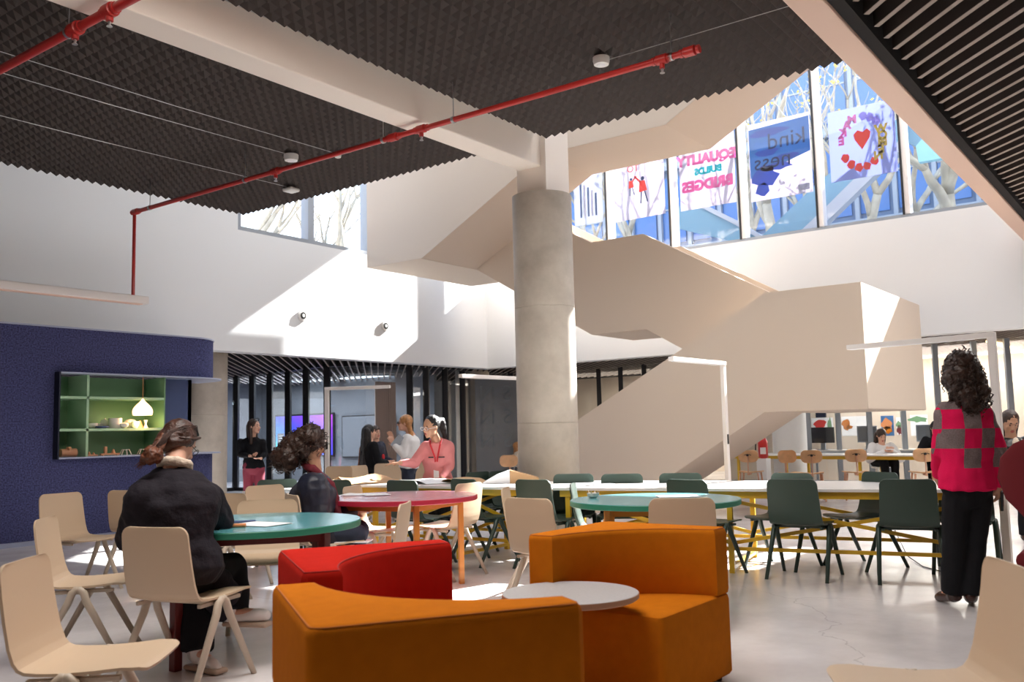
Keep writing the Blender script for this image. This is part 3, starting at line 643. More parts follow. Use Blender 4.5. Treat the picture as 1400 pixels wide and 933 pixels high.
# 3 pink letters
o,cy,cz,wd,ht=poster((927,192),(1007,276),PW,'pale poster with bubbly pink and teal mirrored lettering')
text('EQUALITY',.27,PP,o,cy,cz+ht*.17,XP,off=.018,rot=.02); text('BUILDS',.18,PT,o,cy-.03,cz-ht*.0,XP,off=.012); text('BRIDGES',.28,PP,o,cy,cz-ht*.19,XP,off=.018); blob(o,cy-.0,cz+ht*.34,.05,.08,M['trimpink'],nm='figure_head'); 
# 4 blue
o,cy,cz,wd,ht=poster((1022,172),(1112,262),PW,'blue cloudy sky poster with mirrored word kindness')
b=B(); b.prism([(XP-.0035,cy-wd*.49,cz+ht*.46),(XP-.0035,cy+wd*.49,cz+ht*.43),(XP-.0035,cy+wd*.49,cz-ht*.20),(XP-.0035,cy-wd*.49,cz+ht*.02)],(.001,0,0)); obj('print',b,PB,o)
for k,(y,z,a,c_) in enumerate(((.15,.36,.3,.05),(.2,.1,.2,.05),(.25,-.2,.2,.14),(.05,-.1,.25,.05),(.3,-.36,.12,.08),(-.1,.0,.2,.04))): blob(o,cy+y*wd,cz+z*ht,a*wd,c_*ht,PB2,seed=k,jit=.25,X=XP-.0012)
text('kind',.44,PD,o,cy-wd*.12,cz+ht*.22,XP-.002); text('ness',.42,PD,o,cy+wd*.12,cz-ht*.02,XP-.002)
b=B(); b.b2((XP-.006,cy-wd*.45,cz-ht*.46),(XP-.005,cy-wd*.27,cz-ht*.38)); obj('print',b,PG,o)
# 5 lavender
o,cy,cz,wd,ht=poster((1131,155),(1228,234),PL,'lavender poster with a ring of coloured mirrored letters around a red heart')
for s_,a0,st_,m_ in (('MAKE',2.0,.33,PP),('WOMEN',-.5,-.27,PY)):
    for i,ch in enumerate(s_):
        a=a0+st_*i if s_=='MAKE' else .35-.27*i
        text(ch,.2,m_,o,cy-wd*.31*math.cos(a),cz+ht*.36*math.sin(a),XP,off=.012)
for a in (.75,1.1,1.45): blob(o,cy-wd*.31*math.cos(a),cz+ht*.36*math.sin(a),.07,.08,PV,jit=.2,seed=int(a*9),nm='print')
for a in (3.7,4.1,4.5,4.9,5.3): blob(o,cy-wd*.31*math.cos(a),cz+ht*.36*math.sin(a),.07,.08,PR,jit=.2,seed=int(a*9),nm='print')
b=B(); b.prism([(XP-.005,cy-p_,cz+q_+.05) for p_,q_ in ((0,-.2),(.14,0),(.16,.1),(.1,.17),(.02,.12),(-.06,.17),(-.14,.1),(-.12,0))],(.001,0,0)); obj('heart_print',b,PR,o)
# round red and blue sticker
c=ax(1046,108,XP); b=B(); n=40; q0=.40
o=empty('window_sticker',(XP,c.y,c.z-q0)); tag(o,'round window sticker with a blue ring and red centre, half hidden by the ceiling edge','sticker')
ro=b.pts([(XP-.003,c.y+q0*math.cos(2*PI*i/n),c.z+q0*math.sin(2*PI*i/n)) for i in range(n)]); ri=b.pts([(XP-.003,c.y+(q0-.055)*math.cos(2*PI*i/n),c.z+(q0-.055)*math.sin(2*PI*i/n)) for i in range(n)]); b.quadstrip(ro,ri); obj('ring',b,trans('sticker_blue',(.0,.25,.65),.5),o)
b=B(); b.lathe((XP-.003,c.y+.0,c.z),[(.24,0),(.24,.001)],30,axis=(-1,0,0)); obj('disc',b,trans('sticker_red',(.8,.01,.02),.5),o)
# ------------------------------------------------------------- chairs
def shell_pt(u,t):
    # u across -1..1, t 0..1 along the profile: 0 = top of the back, .5 = bend, 1 = seat front
    P_=[(-.265,.800),(-.250,.700),(-.232,.600),(-.215,.520),(-.198,.465),(-.165,.437),(-.11,.430),(0,.428),(.10,.434),(.19,.442),(.245,.436)]
    return P_
def chair_sheet(rows,th=.011,round_end=0,rr=.045,wf=None,dish=.02,nu=11):
    # rows: list of (y,z,halfwidth,normal(y,z)) ; builds a closed thin shell
    b=B(); top=[];bot=[]
    for (y,z,hw,ny,nz) in rows:
        a=[];c=[]
        for i in range(nu):
            u=-1+2*i/(nu-1); x=hw*u; d=dish*(u*u)       # edges lift towards the sitter
            a.append((x,y+ny*(d+th/2),z+nz*(d+th/2))); c.append((x,y+ny*(d-th/2),z+nz*(d-th/2)))
        top.append(b.pts(a)); bot.append(b.pts(c))
    for A,Bq in zip(top,top[1:]): b.quadstrip(A,Bq,False)
    for A,Bq in zip(bot,bot[1:]): b.quadstrip(Bq,A,False)
    n=nu-1
    for i in range(len(rows)-1):
        b.face((top[i][0],top[i+1][0],bot[i+1][0],bot[i][0])); b.face((top[i+1][n],top[i][n],bot[i][n],bot[i+1][n]))
    b.quadstrip(top[0],bot[0],False); b.quadstrip(bot[-1],top[-1],False); return b
def prof_rows(P_,w0,w1,r_in=0,r_out=0):
    # resample with rounded corners at start (r_in) and end (r_out)
    L=[0]
    for a,c in zip(P_,P_[1:]): L.append(L[-1]+math.dist(a,c))
    def at(s):
        for i in range(len(P_)-1):
            if s<=L[i+1] or i==len(P_)-2:
                q=(s-L[i])/(L[i+1]-L[i]); return [P_[i][k]+(P_[i+1][k]-P_[i][k])*q for k in (0,1)],(P_[i+1][0]-P_[i][0],P_[i+1][1]-P_[i][1])
    S=sorted(set([0]+[r_in*(1-math.cos(PI/2*k/5)) for k in range(1,6)]+L+[L[-1]-r_out*(1-math.cos(PI/2*k/5)) for k in range(0,6)]+[L[-1]*k/10 for k in range(11)]))
    S=[s for i,s in enumerate(S) if i==0 or s-S[i-1]>1e-4]
    rows=[]
    for s in S:
        (y,z),(dy,dz)=at(s); l=math.hypot(dy,dz); ny,nz=-dz/l,dy/l      # normal towards the sitter
        hw=w0+(w1-w0)*s/L[-1]
        if r_in and s<r_in: hw-=r_in-math.sqrt(max(0,r_in**2-(r_in-s)**2))
        if r_out and L[-1]-s<r_out: hw-=r_out-math.sqrt(max(0,r_out**2-(r_out-(L[-1]-s))**2))
        rows.append((y,z,hw,ny,nz))
    return rows
BACK=[(-.275,.805),(-.262,.70),(-.245,.60),(-.228,.52),(-.210,.470),(-.192,.446)]
SEAT=[(-.192,.446),(-.165,.432),(-.12,.426),(-.03,.424),(.08,.430),(.17,.438),(.225,.436),(.245,.428)]
def chair_proto(name,shell,leg):
    o=local(empty(name,(0,0,0)))
    def flip(rows): return [(y,z,w,-ny if False else ny,nz) for y,z,w,ny,nz in rows]
    rb=prof_rows(BACK,.200,.215,r_in=.05); rb=[(y,z,w,abs(ny),abs(nz)) for y,z,w,ny,nz in rb]
    rs=prof_rows(SEAT,.215,.225,r_out=.05); rs=[(y,z,w,(ny if nz>0 else -ny),abs(nz)) for y,z,w,ny,nz in rs]
    obj('backrest',chair_sheet(rb,dish=.012),shell,o,auto=50); obj('seat',chair_sheet(rs,dish=.010),shell,o,auto=50)
    b=B(); b.beam((-.215,-.02,.408),(.215,-.02,.408),.045,.022); b.beam((-.19,-.16,.408),(-.19,.16,.412),.022,.02); b.beam((.19,-.16,.408),(.19,.16,.412),.022,.02); obj('seat_frame',b,leg,o,bevel=.004)
    for sx in (-1,1):
        for yy in (-.265,.225):
            sg=1 if yy>0 else -1; a=V((sx*.222,-.02,.428)); e=V((sx*.240,yy,.0)); b=B(); b.tube([a-V((0,sg*.012,0)),a+V((0,sg*.008,-.002)),a+V((0,sg*.030,-.022)),a.lerp(e,.18)+V((0,sg*.006,0)),e],[.012,.019,.021,.0205,.0145],12); obj('leg',b,leg,o,smooth=True)
    return o
proto={'b':chair_proto('shell_chair','bchair','bchairleg'),'g':chair_proto('shell_chair','gchair','gchairleg')}
used={'b':0,'g':0,'w':0}
def chair(kind,px,py,th,label,group,zt=.803,back=.272):
    c=az(px,py,zt); h=hv(th); p=V((c.x,c.y,0))+h*back
    o=proto[kind] if not used[kind] else copy_tree(proto[kind]); used[kind]=1
    o.location=p; o.rotation_euler.z=rz(th); tag(o,label,'chair',group); return p
GB='beige shell chairs around the round tables'; GG='dark green shell chairs along the white table'
ch1=chair('b',209,722,20,'beige shell chair carrying the woman in the black quilted jacket',GB)
chair('b',30,766,86,'large blurred beige chair cut off by the bottom left corner, facing right',GB)
chair('b',60,709,80,'beige chair in profile behind the nearest left chair, facing right',GB)
chair('b',82,675,118,'pale beige chair standing alone before the blue kiosk',GB)
chair('b',175,671,10,'beige chair mostly hidden behind the left shoulder of the black quilted jacket',GB)
ch6=chair('b',366,684,165,'beige chair on the far side of the left green table, facing the camera',GB)
chair('b',312,675,205,'white looking chair just right of the black quilted jacket, behind the green table',GB)
chair('b',361,664,132,'cream sunlit chair behind the far side chair of the left green table',GB)
ch9=chair('b',397,677,62,'beige chair the curly haired woman in navy sits on',GB)
chair('b',480,665,103,'pale chair left of the red round table, facing right',GB)
chair('b',556,688,-86,'narrow pale chair seen edge on before the red round table',GB)
chair('b',643,661,-58,'taupe looking chair at the right end of the red round table, seat pointing left',GB)
chair('b',689,668,98,'thin pale chair edge between the red table and the rear of a beige chair',GB)
chair('b',720,682,42,'beige chair turned right behind the left arm of the orange sofa module',GB)
chair('b',932,682,6,'beige chair seen straight from behind at the right green table',GB)
chair('b',1384,772,-82,'very near beige chair cut off by the bottom right corner',GB)
chair('g',1081,656,33,'dark green chair seen from behind, second one left of the checked sweater',GG)
chair('g',1240,656,21,'dark green chair seen from behind, touching the left side of the checked sweater',GG)
chair('g',1083,647.5,-136,'dark green chair across the table behind the left rear-facing chair',GG)
chair('g',1204,646,-116,'dark green chair across the table, turned sideways, left of the checked sweater',GG)
chair('g',1318,646,-150,'dark green chair hidden behind the woman in the checked sweater',GG)
chair('g',937,656.5,45,'dark green chair at the near side of the table above the right green round table',GG)
chair('g',930,647.5,-168,'dark green chair across the table behind another dark green one',GG)
chair('g',850,648.5,-172,'dark green chair across the table in front of the stair base',GG)
chair('g',784,648.5,-170,'dark green chair across the table just right of the concrete column',GG)
chair('g',781,662,100,'blue-green looking chair at the left end of the right green round table',GG)
chair('g',727,656.5,40,'dark green chair in front of the concrete column at the near side of the table',GG)
chair('g',632,655.5,50,'dark green chair behind the taupe chair by the red table',GG)
chair('g',548,657.5,38,'green chair behind the middle of the red round table',GG)
chair('g',652,646,130,'left of two dark green chairs beyond the open kraft paper',GG)
chair('g',683,644.5,130,'right of two dark green chairs beyond the open kraft paper',GG)
chair('g',452,657,0,'dark green chair peeking out right of the curly haired woman',GG)
chair('g',379,656,160,'dark green chair back left of the curly haired woman',GG)
GW='pale chairs before the dark glazed room'
for px,py,th,l in ((530,634,170,'pinkish white chair beyond the table, below the outstretched hand'),(489,637,120,'left of the pale far chairs beside the black haired woman'),(464,638,190,'pale far chair behind the kraft paper, left end'),(571,632,185,'bluish grey far chair between the blonde and the pink sweater')): chair('b',px,py,th,l,GW)
# wooden work chairs with oval backs
o=local(empty('wooden_work_chair',(0,0,0))); proto['w']=o
b=B(); rows=prof_rows([(-.20,.83),(-.195,.76),(-.19,.70),(-.185,.62)],.17,.17,r_in=.08,r_out=.09); rows=[(y,z,w,abs(ny),abs(nz)) for y,z,w,ny,nz in rows]; obj('backrest',chair_sheet(rows,th=.014,dish=.03),'wood',o,auto=50)
rows=prof_rows([(-.2,.45),(-.05,.44),(.1,.445),(.2,.44)],.18,.21,r_in=.06,r_out=.06); rows=[(y,z,w,(ny if nz>0 else -ny),abs(nz)) for y,z,w,ny,nz in rows]; obj('seat',chair_sheet(rows,th=.014,dish=.015),'wood',o,auto=50)
b=B(); b.beam((0,-.215,.40),(0,-.215,.74),.045,.014); b.beam((0,-.22,.42),(0,.0,.42),.04,.03); obj('back_post',b,'woodpink',o,bevel=.003)
b=B(); b.lathe((0,-.222,.745),[(.022,0),(.022,.012),(.008,.02)],12,axis=(0,-1,0)); b.tube([(-.06,-.214,.745),(-.03,-.222,.755),(.03,-.222,.755),(.06,-.214,.745)],.006,6); obj('back_bracket',b,'darkmetal',o)
for sx in (-1,1):
    for y0,y1 in ((-.15,-.21),(.15,.20)):
        b=B(); b.tube([(sx*.15,y0,.435),(sx*.19,y1,0)],[.016,.013],10); obj('leg',b,'woodpink',o,smooth=True)
    b=B(); b.beam((sx*.175,-.185,.2),(sx*.175,.18,.2),.018,.02); obj('stretcher',b,'woodpink',o)
GO='wooden work chairs at the rear table'
for px,py,th,l in ((1022,616,25,'leftmost birch work chair, just right of the slim lamp post'),(1109,616,14,'birch work chair under the left corner of the stair landing'),(1170,614.5,14,'birch work chair left of the woman in white'),(1264,613.5,14,'birch work chair between the woman in white and the checked sweater'),(1074,616,165,'pale birch chair across the rear table beside the extinguisher')):
    c=az(px,py,.83); h=hv(th); q=V((c.x,c.y,0))+h*.2; oo=o if not used['w'] else copy_tree(o); used['w']=1; oo.location=q; oo.rotation_euler.z=rz(th); tag(oo,l,'chair',GO)
c=az(691,623,.83); q=V((c.x,c.y,0)); oo=copy_tree(o); oo.location=q; oo.rotation_euler.z=rz(200); tag(oo,'orange wooden chair in the dark room beside the figure in cream','chair')
# ------------------------------------------------------------- round tables
def P3(x,d,z=0): return V((0,0,0))+RT*x+FW*d+V((0,0,z))
def round_table(x,d,r,top,edge,frame,lab,legang,legr,group='round tables',lw=.05):
    c=P3(x,d); o=empty('round_table',c); tag(o,lab,'table',group)
    b=B(); b.lathe((c.x,c.y,0),[(r-.003,.737),(r-.003,.7395)],72); obj('tabletop',b,top,o)
    b=B(); b.lathe((c.x,c.y,0),[(r-.004,.700),(r,.704),(r,.734),(r-.004,.7385)],72,cap=True); obj('edge_band',b,edge,o,auto=40)
    L=[]
    for a in legang:
        h=hv(a); L.append(c+h*legr)
    for q,a in zip(L,legang):
        b=B(); b.box((q.x,q.y,.35),(lw,lw,.70),rz(a)); obj('leg',b,frame,o,bevel=.004)
    for i in range(len(L)):
        q=L[i]; w=L[(i+1)%len(L)]; dd=(w-q).normalized()*.02; b=B(); b.beam(q+dd+V((0,0,.672)),w-dd+V((0,0,.672)),.03,.05); obj('apron',b,frame,o)
    return c
t1=round_table(-1.55,5.52,.62,'teal_top','teal_edge','darkred','teal round table with green edge on a dark red frame, at the seated women',(213,120,30,302),.54)
t2=round_table(-.93,7.55,.62,'red_top','red_edge','orframe','round table with pinkish red top on orange legs',(160,250,340,70),.50,lw=.042)
t3=round_table(.985,6.6,.60,'teal_top','teal_edge','orframe','teal round table with green edge behind the right orange sofa module',(140,230,320,50),.46)
# small side table
c=P3(.232,4.16); o=empty('side_table',c); tag(o,'low grey round side table with a plywood edge between the sofa modules','side table')
b=B(); b.lathe((c.x,c.y,0),[(.300,.5185),(.300,.520)],64); obj('tabletop',b,'grey_top',o)
b=B(); b.lathe((c.x,c.y,0),[(.292,.492),(.303,.499),(.303,.518)],64); obj('edge',b,'ply_edge',o,auto=40)
for a in (185,242,300):
    b=B(); b.tube([c+hv(a)*.12+V((0,0,.492)),c+hv(a)*.19],[.015,.013],12); obj('leg',b,'wood',o,smooth=True)
# ------------------------------------------------------------- sofa modules (square seat, back on two sides with a concave arc)
def sofa(xc,dc,ang1,lab,m,s=.76,zb=.74,zs=.42,tk=.15):
    # corner at (xc,dc); ang1 = direction of first arm; second arm is 90 deg clockwise
    c=P3(xc,dc); o=empty('sofa_module',c); tag(o,lab,'sofa','curved sofa modules around the low side table')
    u=hv(ang1); v=hv(ang1+90)
    W=lambda a,bb,z: c+u*a+v*bb+V((0,0,z))
    # back outline: outer corner square, inner edge a concave arc
    def backring(z,ins,k=0):
        out=[]
        rr=.035
        outer=[(s,0),(0,0),(0,s)]
        pts=[(s-.02,ins),(s*.5,ins)]+[(ins+rr-rr*math.sin(R(a)),ins+rr-rr*math.cos(R(a))) for a in (0,30,60,90)]+[(ins,s*.5),(ins,s-.02),(ins+.02,s-ins)]
        pts=[(s-ins,ins+.02)]+pts
        t=tk-ins; A=(t,s-ins); Cc=(s-ins,t); # inner arc from A to C, bulging to the corner
        ctr=(s*1.02,s*1.02); r0=math.dist(ctr,A); a0=math.atan2(A[1]-ctr[1],A[0]-ctr[0]); a1=math.atan2(Cc[1]-ctr[1],Cc[0]-ctr[0])
        # flatten the arc a little so that the back stays thin in the middle of each arm
        a0%=2*PI; a1%=2*PI
        for k in range(15):
            t_=k/14; a=a0+(a1-a0)*t_; q=r0*(1+.0*math.sin(PI*t_)); pts.append((ctr[0]+q*math.cos(a),ctr[1]+q*math.sin(a)))
        return pts
    b=B(); prof=[(zs-.0,0.004),(zs+.02,0),(zb-.03,0),(zb-.012,.005),(zb-.003,.014),(zb,.028)]
    rings=[b.pts([W(p_,q_,z) for p_,q_ in backring(z,i)]) for z,i in prof]
    for A_,B_ in zip(rings,rings[1:]): b.quadstrip(A_,B_)
    b.face(rings[0][::-1]); b.face(rings[-1]); bo=obj('backrest',b,m,o,auto=35)
    b=B(); prof=[(.03,.012),(.045,.0),(zs-.03,0),(zs-.01,.006),(zs,.022)]; rings=[]
    for z,i in prof:
        ring=[]; rr=.03
        for cx,cy,a0 in ((s-rr,s-rr,0),(rr,s-rr,90),(rr,rr,180),(s-rr,rr,270)):
            for k in range(5): a=R(a0+22.5*k); ring.append(W(cx+(rr-i)*math.cos(a),cy+(rr-i)*math.sin(a),z))
        rings.append(b.pts(ring))
    for A_,B_ in zip(rings,rings[1:]): b.quadstrip(A_,B_)
    b.face(rings[0][::-1]); b.face(rings[-1]); obj('seat_base',b,m,o,auto=35)
    sm='seam_'+m
    if sm not in M: cc=M[m].node_tree.nodes['Principled BSDF'].inputs['Base Color'].default_value; M[sm]=mat(sm,[x*.72 for x in cc[:3]] if m!='orange' else (.45,.12,.006),.9)
    ring=backring(0,.012); b=B(); ps=[W(p_,q_,zb-.006) for p_,q_ in ring]; b.tube(ps+[ps[0]],.0035,6); obj('piping',b,sm,bo,smooth=True)
    for a,bb in ((.06,.06),(s-.06,.06),(.06,s-.06),(s-.06,s-.06)):
        g=B(); q=W(a,bb,0); g.lathe((q.x,q.y,0),[(.02,0),(.022,.03)],12); obj('foot',g,'darkmetal',o)
    return o
# directions: ang1 arm, then arm 90 deg clockwise of it
def cdir(dx,dd): return math.degrees(math.atan2(dx,dd))
sofa(-.545,2.42,-21,'nearest orange upholstered sofa module, seen from behind across the bottom','orange',s=.79)
sofa(.48,5.09,127,'orange upholstered sofa module facing the camera right of the side table','orange',s=.72)
sofa(-1.06,4.13,69,'red upholstered curved sofa module left of the side table','redfab')
# burgundy swivel chair at the right edge
c=P3(3.16,5.40); o=empty('lounge_chair',c,rz(35)); local(o); tag(o,'burgundy upholstered swivel chair cut off by the right edge','chair')
b=B(); rings=[]
for i,(z,y,hw,dp) in enumerate(((.46,-.20,.10,.03),(.60,-.26,.12,.03),(.68,-.29,.16,.035),(.78,-.30,.26,.04),(.90,-.31,.30,.04),(1.02,-.33,.27,.038),(1.10,-.345,.19,.034),(1.145,-.35,.09,.02))):
    ring=[]
    for k in range(24):
        a=2*PI*k/24; x=hw*math.cos(a); yy=y+dp*math.sin(a)+.16*(x/.29)**2; ring.append((x,yy,z))
    rings.append(b.pts(ring))
for A_,B_ in zip(rings,rings[1:]): b.quadstrip(A_,B_)
b.face(rings[0][::-1]); b.face(rings[-1]); obj('backrest',b,'burg',o,smooth=True)
b=B(); b.rbox((0,.0,.43),(.46,.46,.10),.045); obj('seat',b,'burg',o,auto=50)
b=B(); b.tube([(0,0,.10),(0,0,.38)],.025,14); obj('pedestal',b,'darkmetal',o,smooth=True)
for k in range(4): a=PI/4+k*PI/2; b=B(); b.tube([(0,0,.11),(.28*math.cos(a),.28*math.sin(a),.018)],[.022,.014],8); obj('foot',b,'darkmetal',o,smooth=True)
# ------------------------------------------------------------- long tables
def long_table(A,Bv,w,lab,legs,grp,frame='yellow',braces=True,top='white_top'):
    # A,B near-edge corners on the floor, w = width to the far side
    A=V(A); Bv=V(Bv); d=(Bv-A).normalized(); n=V((d.y,-d.x,0)); 
    if n.x<0: n=-n
    L=(Bv-A).length; o=empty('long_table',A); tag(o,lab,'table',grp)
    b=B(); b.prism([A+V((0,0,.690)),Bv+V((0,0,.690)),Bv+n*w+V((0,0,.690)),A+n*w+V((0,0,.690))],(0,0,.025)); obj('tabletop',b,top,o,bevel=.003)
    for s_ in (.06,w-.06):
        b=B(); b.beam(A+n*s_+d*.05+V((0,0,.660)),Bv+n*s_-d*.05+V((0,0,.660)),.03,.058); obj('apron',b,frame,o)
    for q in legs:
        for s_ in (.08,w-.08):
            p_=A+d*q+n*s_; b=B(); b.box((p_.x,p_.y,.3155),(.045,.045,.631),math.atan2(d.y,d.x)); obj('leg',b,frame,o,bevel=.003)
        b=B(); b.beam(A+d*q+n*.10+V((0,0,.05)),A+d*q+n*(w-.10)+V((0,0,.05)),.04,.03); obj('foot_rail',b,frame,o)
    for q0,q1 in zip(legs,legs[1:]):
        if not braces or q1-q0<.9: continue
        for z_,s_ in ((.20,.12),(.20,w-.12)):
            b=B(); b.beam(A+d*q0+n*s_+V((0,0,z_)),A+d*q1+n*s_+V((0,0,z_)),.025,.03); obj('stretcher',b,frame,o)
        for s_ in (.16,w-.16):
            for za,zb_ in ((.24,.60),(.60,.24)):
                b=B(); b.beam(A+d*q0+n*(s_+(.03 if za<zb_ else 0))+V((0,0,za)),A+d*q1+n*(s_+(.03 if za<zb_ else 0))+V((0,0,zb_)),.022,.03); obj('brace',b,frame,o)
    return o
GT='long white tables on yellow trestle frames'
long_table((7.07,4.83,0),(7.80,1.28,0),1.18,'long white table on a yellow frame on the right, under the dark green chairs',(.12,1.6,3.50),GT)
long_table((6.86,8.15,0),(7.04,4.90,0),1.0,'long white table covered with kraft paper behind the red round table',(.10,1.1,2.2,3.14),GT)
tl=az(307,674,.715); tr=az(391,674,.715); long_table((tr.x,tl.y,0),(tr.x+.02,tr.y,0),.9,'grey-white table behind the cream chairs left of the curly haired woman',(.1,(V((0,tl.y-tr.y,0))).length-.1),GT,frame='orframe',braces=False)
ta=az(990,621.5,.74); tb=az(1282,622.5,.74); ta=V((15.85,ta.y,0)); tb=V((15.25,tb.y,0))
long_table(az(1000,621.5,.715)*1-V((0,0,.715)),az(1285,622.5,.715)-V((0,0,.715)),.9,'long white table on a yellow frame at the rear, under the stair landing',(.1,1.15,2.6,3.9),GT,braces=False)
tc_=P3(3.55,6.4); long_table((tc_.x,tc_.y,0),(tc_.x+.4,tc_.y-1.4,0),.7,'yellow framed table at the right edge behind the burgundy chair',(.08,1.3),GT,braces=True)
# ------------------------------------------------------------- L shaped lamps
def lamp(pt,pe,lab,zt=1.98,base=True,d=None):
    a=az(*pt,zt); e=az(*pe,zt); a0=V((a.x,a.y,0)); dd=(V((e.x,e.y,0))-a0); Ln=dd.length; dd.normalize()
    o=empty('arm_lamp',a0); tag(o,lab,'lamp','white L shaped lamps'); ang=math.atan2(dd.y,dd.x)
    b=B(); b.box((a.x,a.y,zt/2+.006),(.065,.045,zt-.012),ang); obj('post',b,'whitemetal',o,bevel=.004)
    b=B(); q=a0+dd*(Ln/2-.03); b.box((q.x,q.y,zt-.02),(Ln,.065,.045),ang); arm=obj('arm',b,'whitemetal',o,bevel=.004)
    b=B(); q=a0+dd*(Ln/2+.04); b.box((q.x,q.y,zt-.0445),(Ln-.2,.035,.004),ang); obj('diffuser',b,'paper',arm)
    b=B(); b.box((a.x,a.y,.006),(.34,.28,.012),ang); obj('base_plate',b,'whitemetal',o,bevel=.003)
    cd=(CAM-a); cd.z=0; side=V((-dd.y,dd.x,0)); side=side if side.dot(cd)>0 else -side
    b=B(); q=a0+side*.0235+V((0,0,1.10)); b.box((q.x,q.y,q.z),(.036,.006,.11),ang); s_=obj('socket_strip',b,'darkmetal',o)
    return o
lamp((447,530),(536,527),'white L shaped lamp behind the curly haired woman, arm pointing right')
lamp((717,516),(627,512),'white L shaped lamp against the concrete column, arm pointing left')
lamp((988,495),(915,488),'white L shaped lamp in front of the stair parapet, arm pointing left')
lamp((1355,455),(1155,473),'tall white L shaped lamp beside the woman in the checked sweater, long arm pointing left')
# ------------------------------------------------------------- things on the tables
def sheet(name,px,py,w,h,rot,m,lab,cat,grp=None,z=.742,th=.002,curl=0):
    c=az(px,py,z); b=B(); mt=Matrix.Rotation(rz(rot),3,'Z')
    n=6; T_=[];U_=[]
    for i in range(n+1):
        r1=[];r2=[]
        for j in range(n+1):
            x=(i/n-.5)*w; y=(j/n-.5)*h; zz=curl*max(0,(abs(x)/w*2-.5))**2+curl*.3*noise.noise(V((x*6,y*6,px*.1)))
            q=mt@V((x,y,0)); r1.append((c.x+q.x,c.y+q.y,z+th+max(zz,0))); r2.append((c.x+q.x,c.y+q.y,z+max(zz,0)))
        T_.append(b.pts(r1)); U_.append(b.pts(r2))
    for A_,B_ in zip(T_,T_[1:]): b.quadstrip(A_,B_,False)
    for A_,B_ in zip(U_,U_[1:]): b.quadstrip(B_,A_,False)
    for A_,B_ in ((T_[0],U_[0]),(U_[-1],T_[-1])): b.quadstrip(A_,B_,False)
    for i in range(n): b.face((T_[i][0],T_[i+1][0],U_[i+1][0],U_[i][0])); b.face((T_[i+1][n],T_[i][n],U_[i][n],U_[i+1][n]))
    return tag(obj(name,b,m,auto=60,org=(c.x,c.y,z)),lab,cat,grp)
sheet('paper_sheet',356,717,.30,.21,30,'paper','white paper sheet on the left teal table','paper')
b=B(); c=az(334,714,.745); b.tube([c+RT*-.07,c+RT*.06+FW*.03],.008,8); tag(obj('marker_pen',b,M['bluepaint'],org=c),'blue marker pen on the left teal table','pen')
b=B(); c=az(328,719,.75); b.tube([c+RT*-.05,c+RT*.03+FW*.01],.012,10); tag(obj('pencil_stub',b,'terra',org=c),'brown pen near the elbow on the left teal table','pen')
sheet('paper_sheet',497,676.5,.32,.24,10,'paper','stack of papers on the red round table','paper',curl=.02)
sheet('paper_sheet',515,677,.21,.15,-20,'paper','loose notebook page right of the paper stack on the red table','paper',z=.745)
sheet('paper_sheet',927,679,.30,.21,0,'paper','white paper sheet on the right teal table','paper')
c=az(811,681,.741); b=B(); b.lathe((c.x,c.y,.741),[(.022,0),(.04,.012),(.046,.034),(.035,.036),(.02,.02)],12)
o=obj('folded_paper_cup',b,'ceramic',auto=30,org=(c.x,c.y,.741)); tag(o,'small crumpled cream paper piece on the right teal table','ornament')
for k in range(6):
    a=k*1.05; b=B(); b.prism([(c.x+.04*math.cos(a),c.y+.04*math.sin(a),.77),(c.x+.04*math.cos(a+.5),c.y+.04*math.sin(a+.5),.77),(c.x+.05*math.cos(a+.25),c.y+.05*math.sin(a+.25),.797)],(.003,.002,0)); obj('paper_tip',b,'fleece',o)
sheet('pencil_drawing',888,678,.22,.10,5,'paper','faint grey drawing in the middle of the right teal table','paper') if 0 else None
def kraft(name,px,py,w,h,rot,hz,lab,seed,m='kraft'):
    c=az(px,py,.72); b=B(); mt=Matrix.Rotation(rz(rot),3,'Z'); q=random.Random(seed); n=14; T_=[];U_=[]
    for i in range(n+1):
        r1=[];r2=[]
        for j in range(9):
            x=(i/n-.5)*w; y=(j/8-.5)*h; zz=hz*max(0,.35+.9*noise.noise(V((x*3.2,y*3.2,seed))))*math.sin(PI*min(1,max(0,i/n)))**.5
            v=mt@V((x,y,0)); r1.append((c.x+v.x,c.y+v.y,.720+zz+.003)); r2.append((c.x+v.x,c.y+v.y,.7195+zz))
        T_.append(b.pts(r1)); U_.append(b.pts(r2))
    for A_,B_ in zip(T_,T_[1:]): b.quadstrip(A_,B_,False)
    for A_,B_ in zip(U_,U_[1:]): b.quadstrip(B_,A_,False)
    for A_,B_ in ((T_[0],U_[0]),(U_[-1],T_[-1])): b.quadstrip(A_,B_,False)
    for i in range(n): b.face((T_[i][0],T_[i+1][0],U_[i+1][0],U_[i][0])); b.face((T_[i+1][8],T_[i][8],U_[i][8],U_[i+1][8]))
    tag(obj(name,b,m,auto=25,org=(c.x,c.y,.716)),lab,'paper','large papers on the long table')
kraft('kraft_paper',492,659,.95,.6,60,.10,'crumpled kraft paper at the left end of the long white table',3)
kraft('kraft_paper',590,659,.8,.5,60,.05,'flatter pinkish white paper under the hands of the woman in pink',5,'paper')
kraft('kraft_paper',640,660,.45,.4,50,.08,'small curled kraft paper beside the hand of the woman in pink',9)
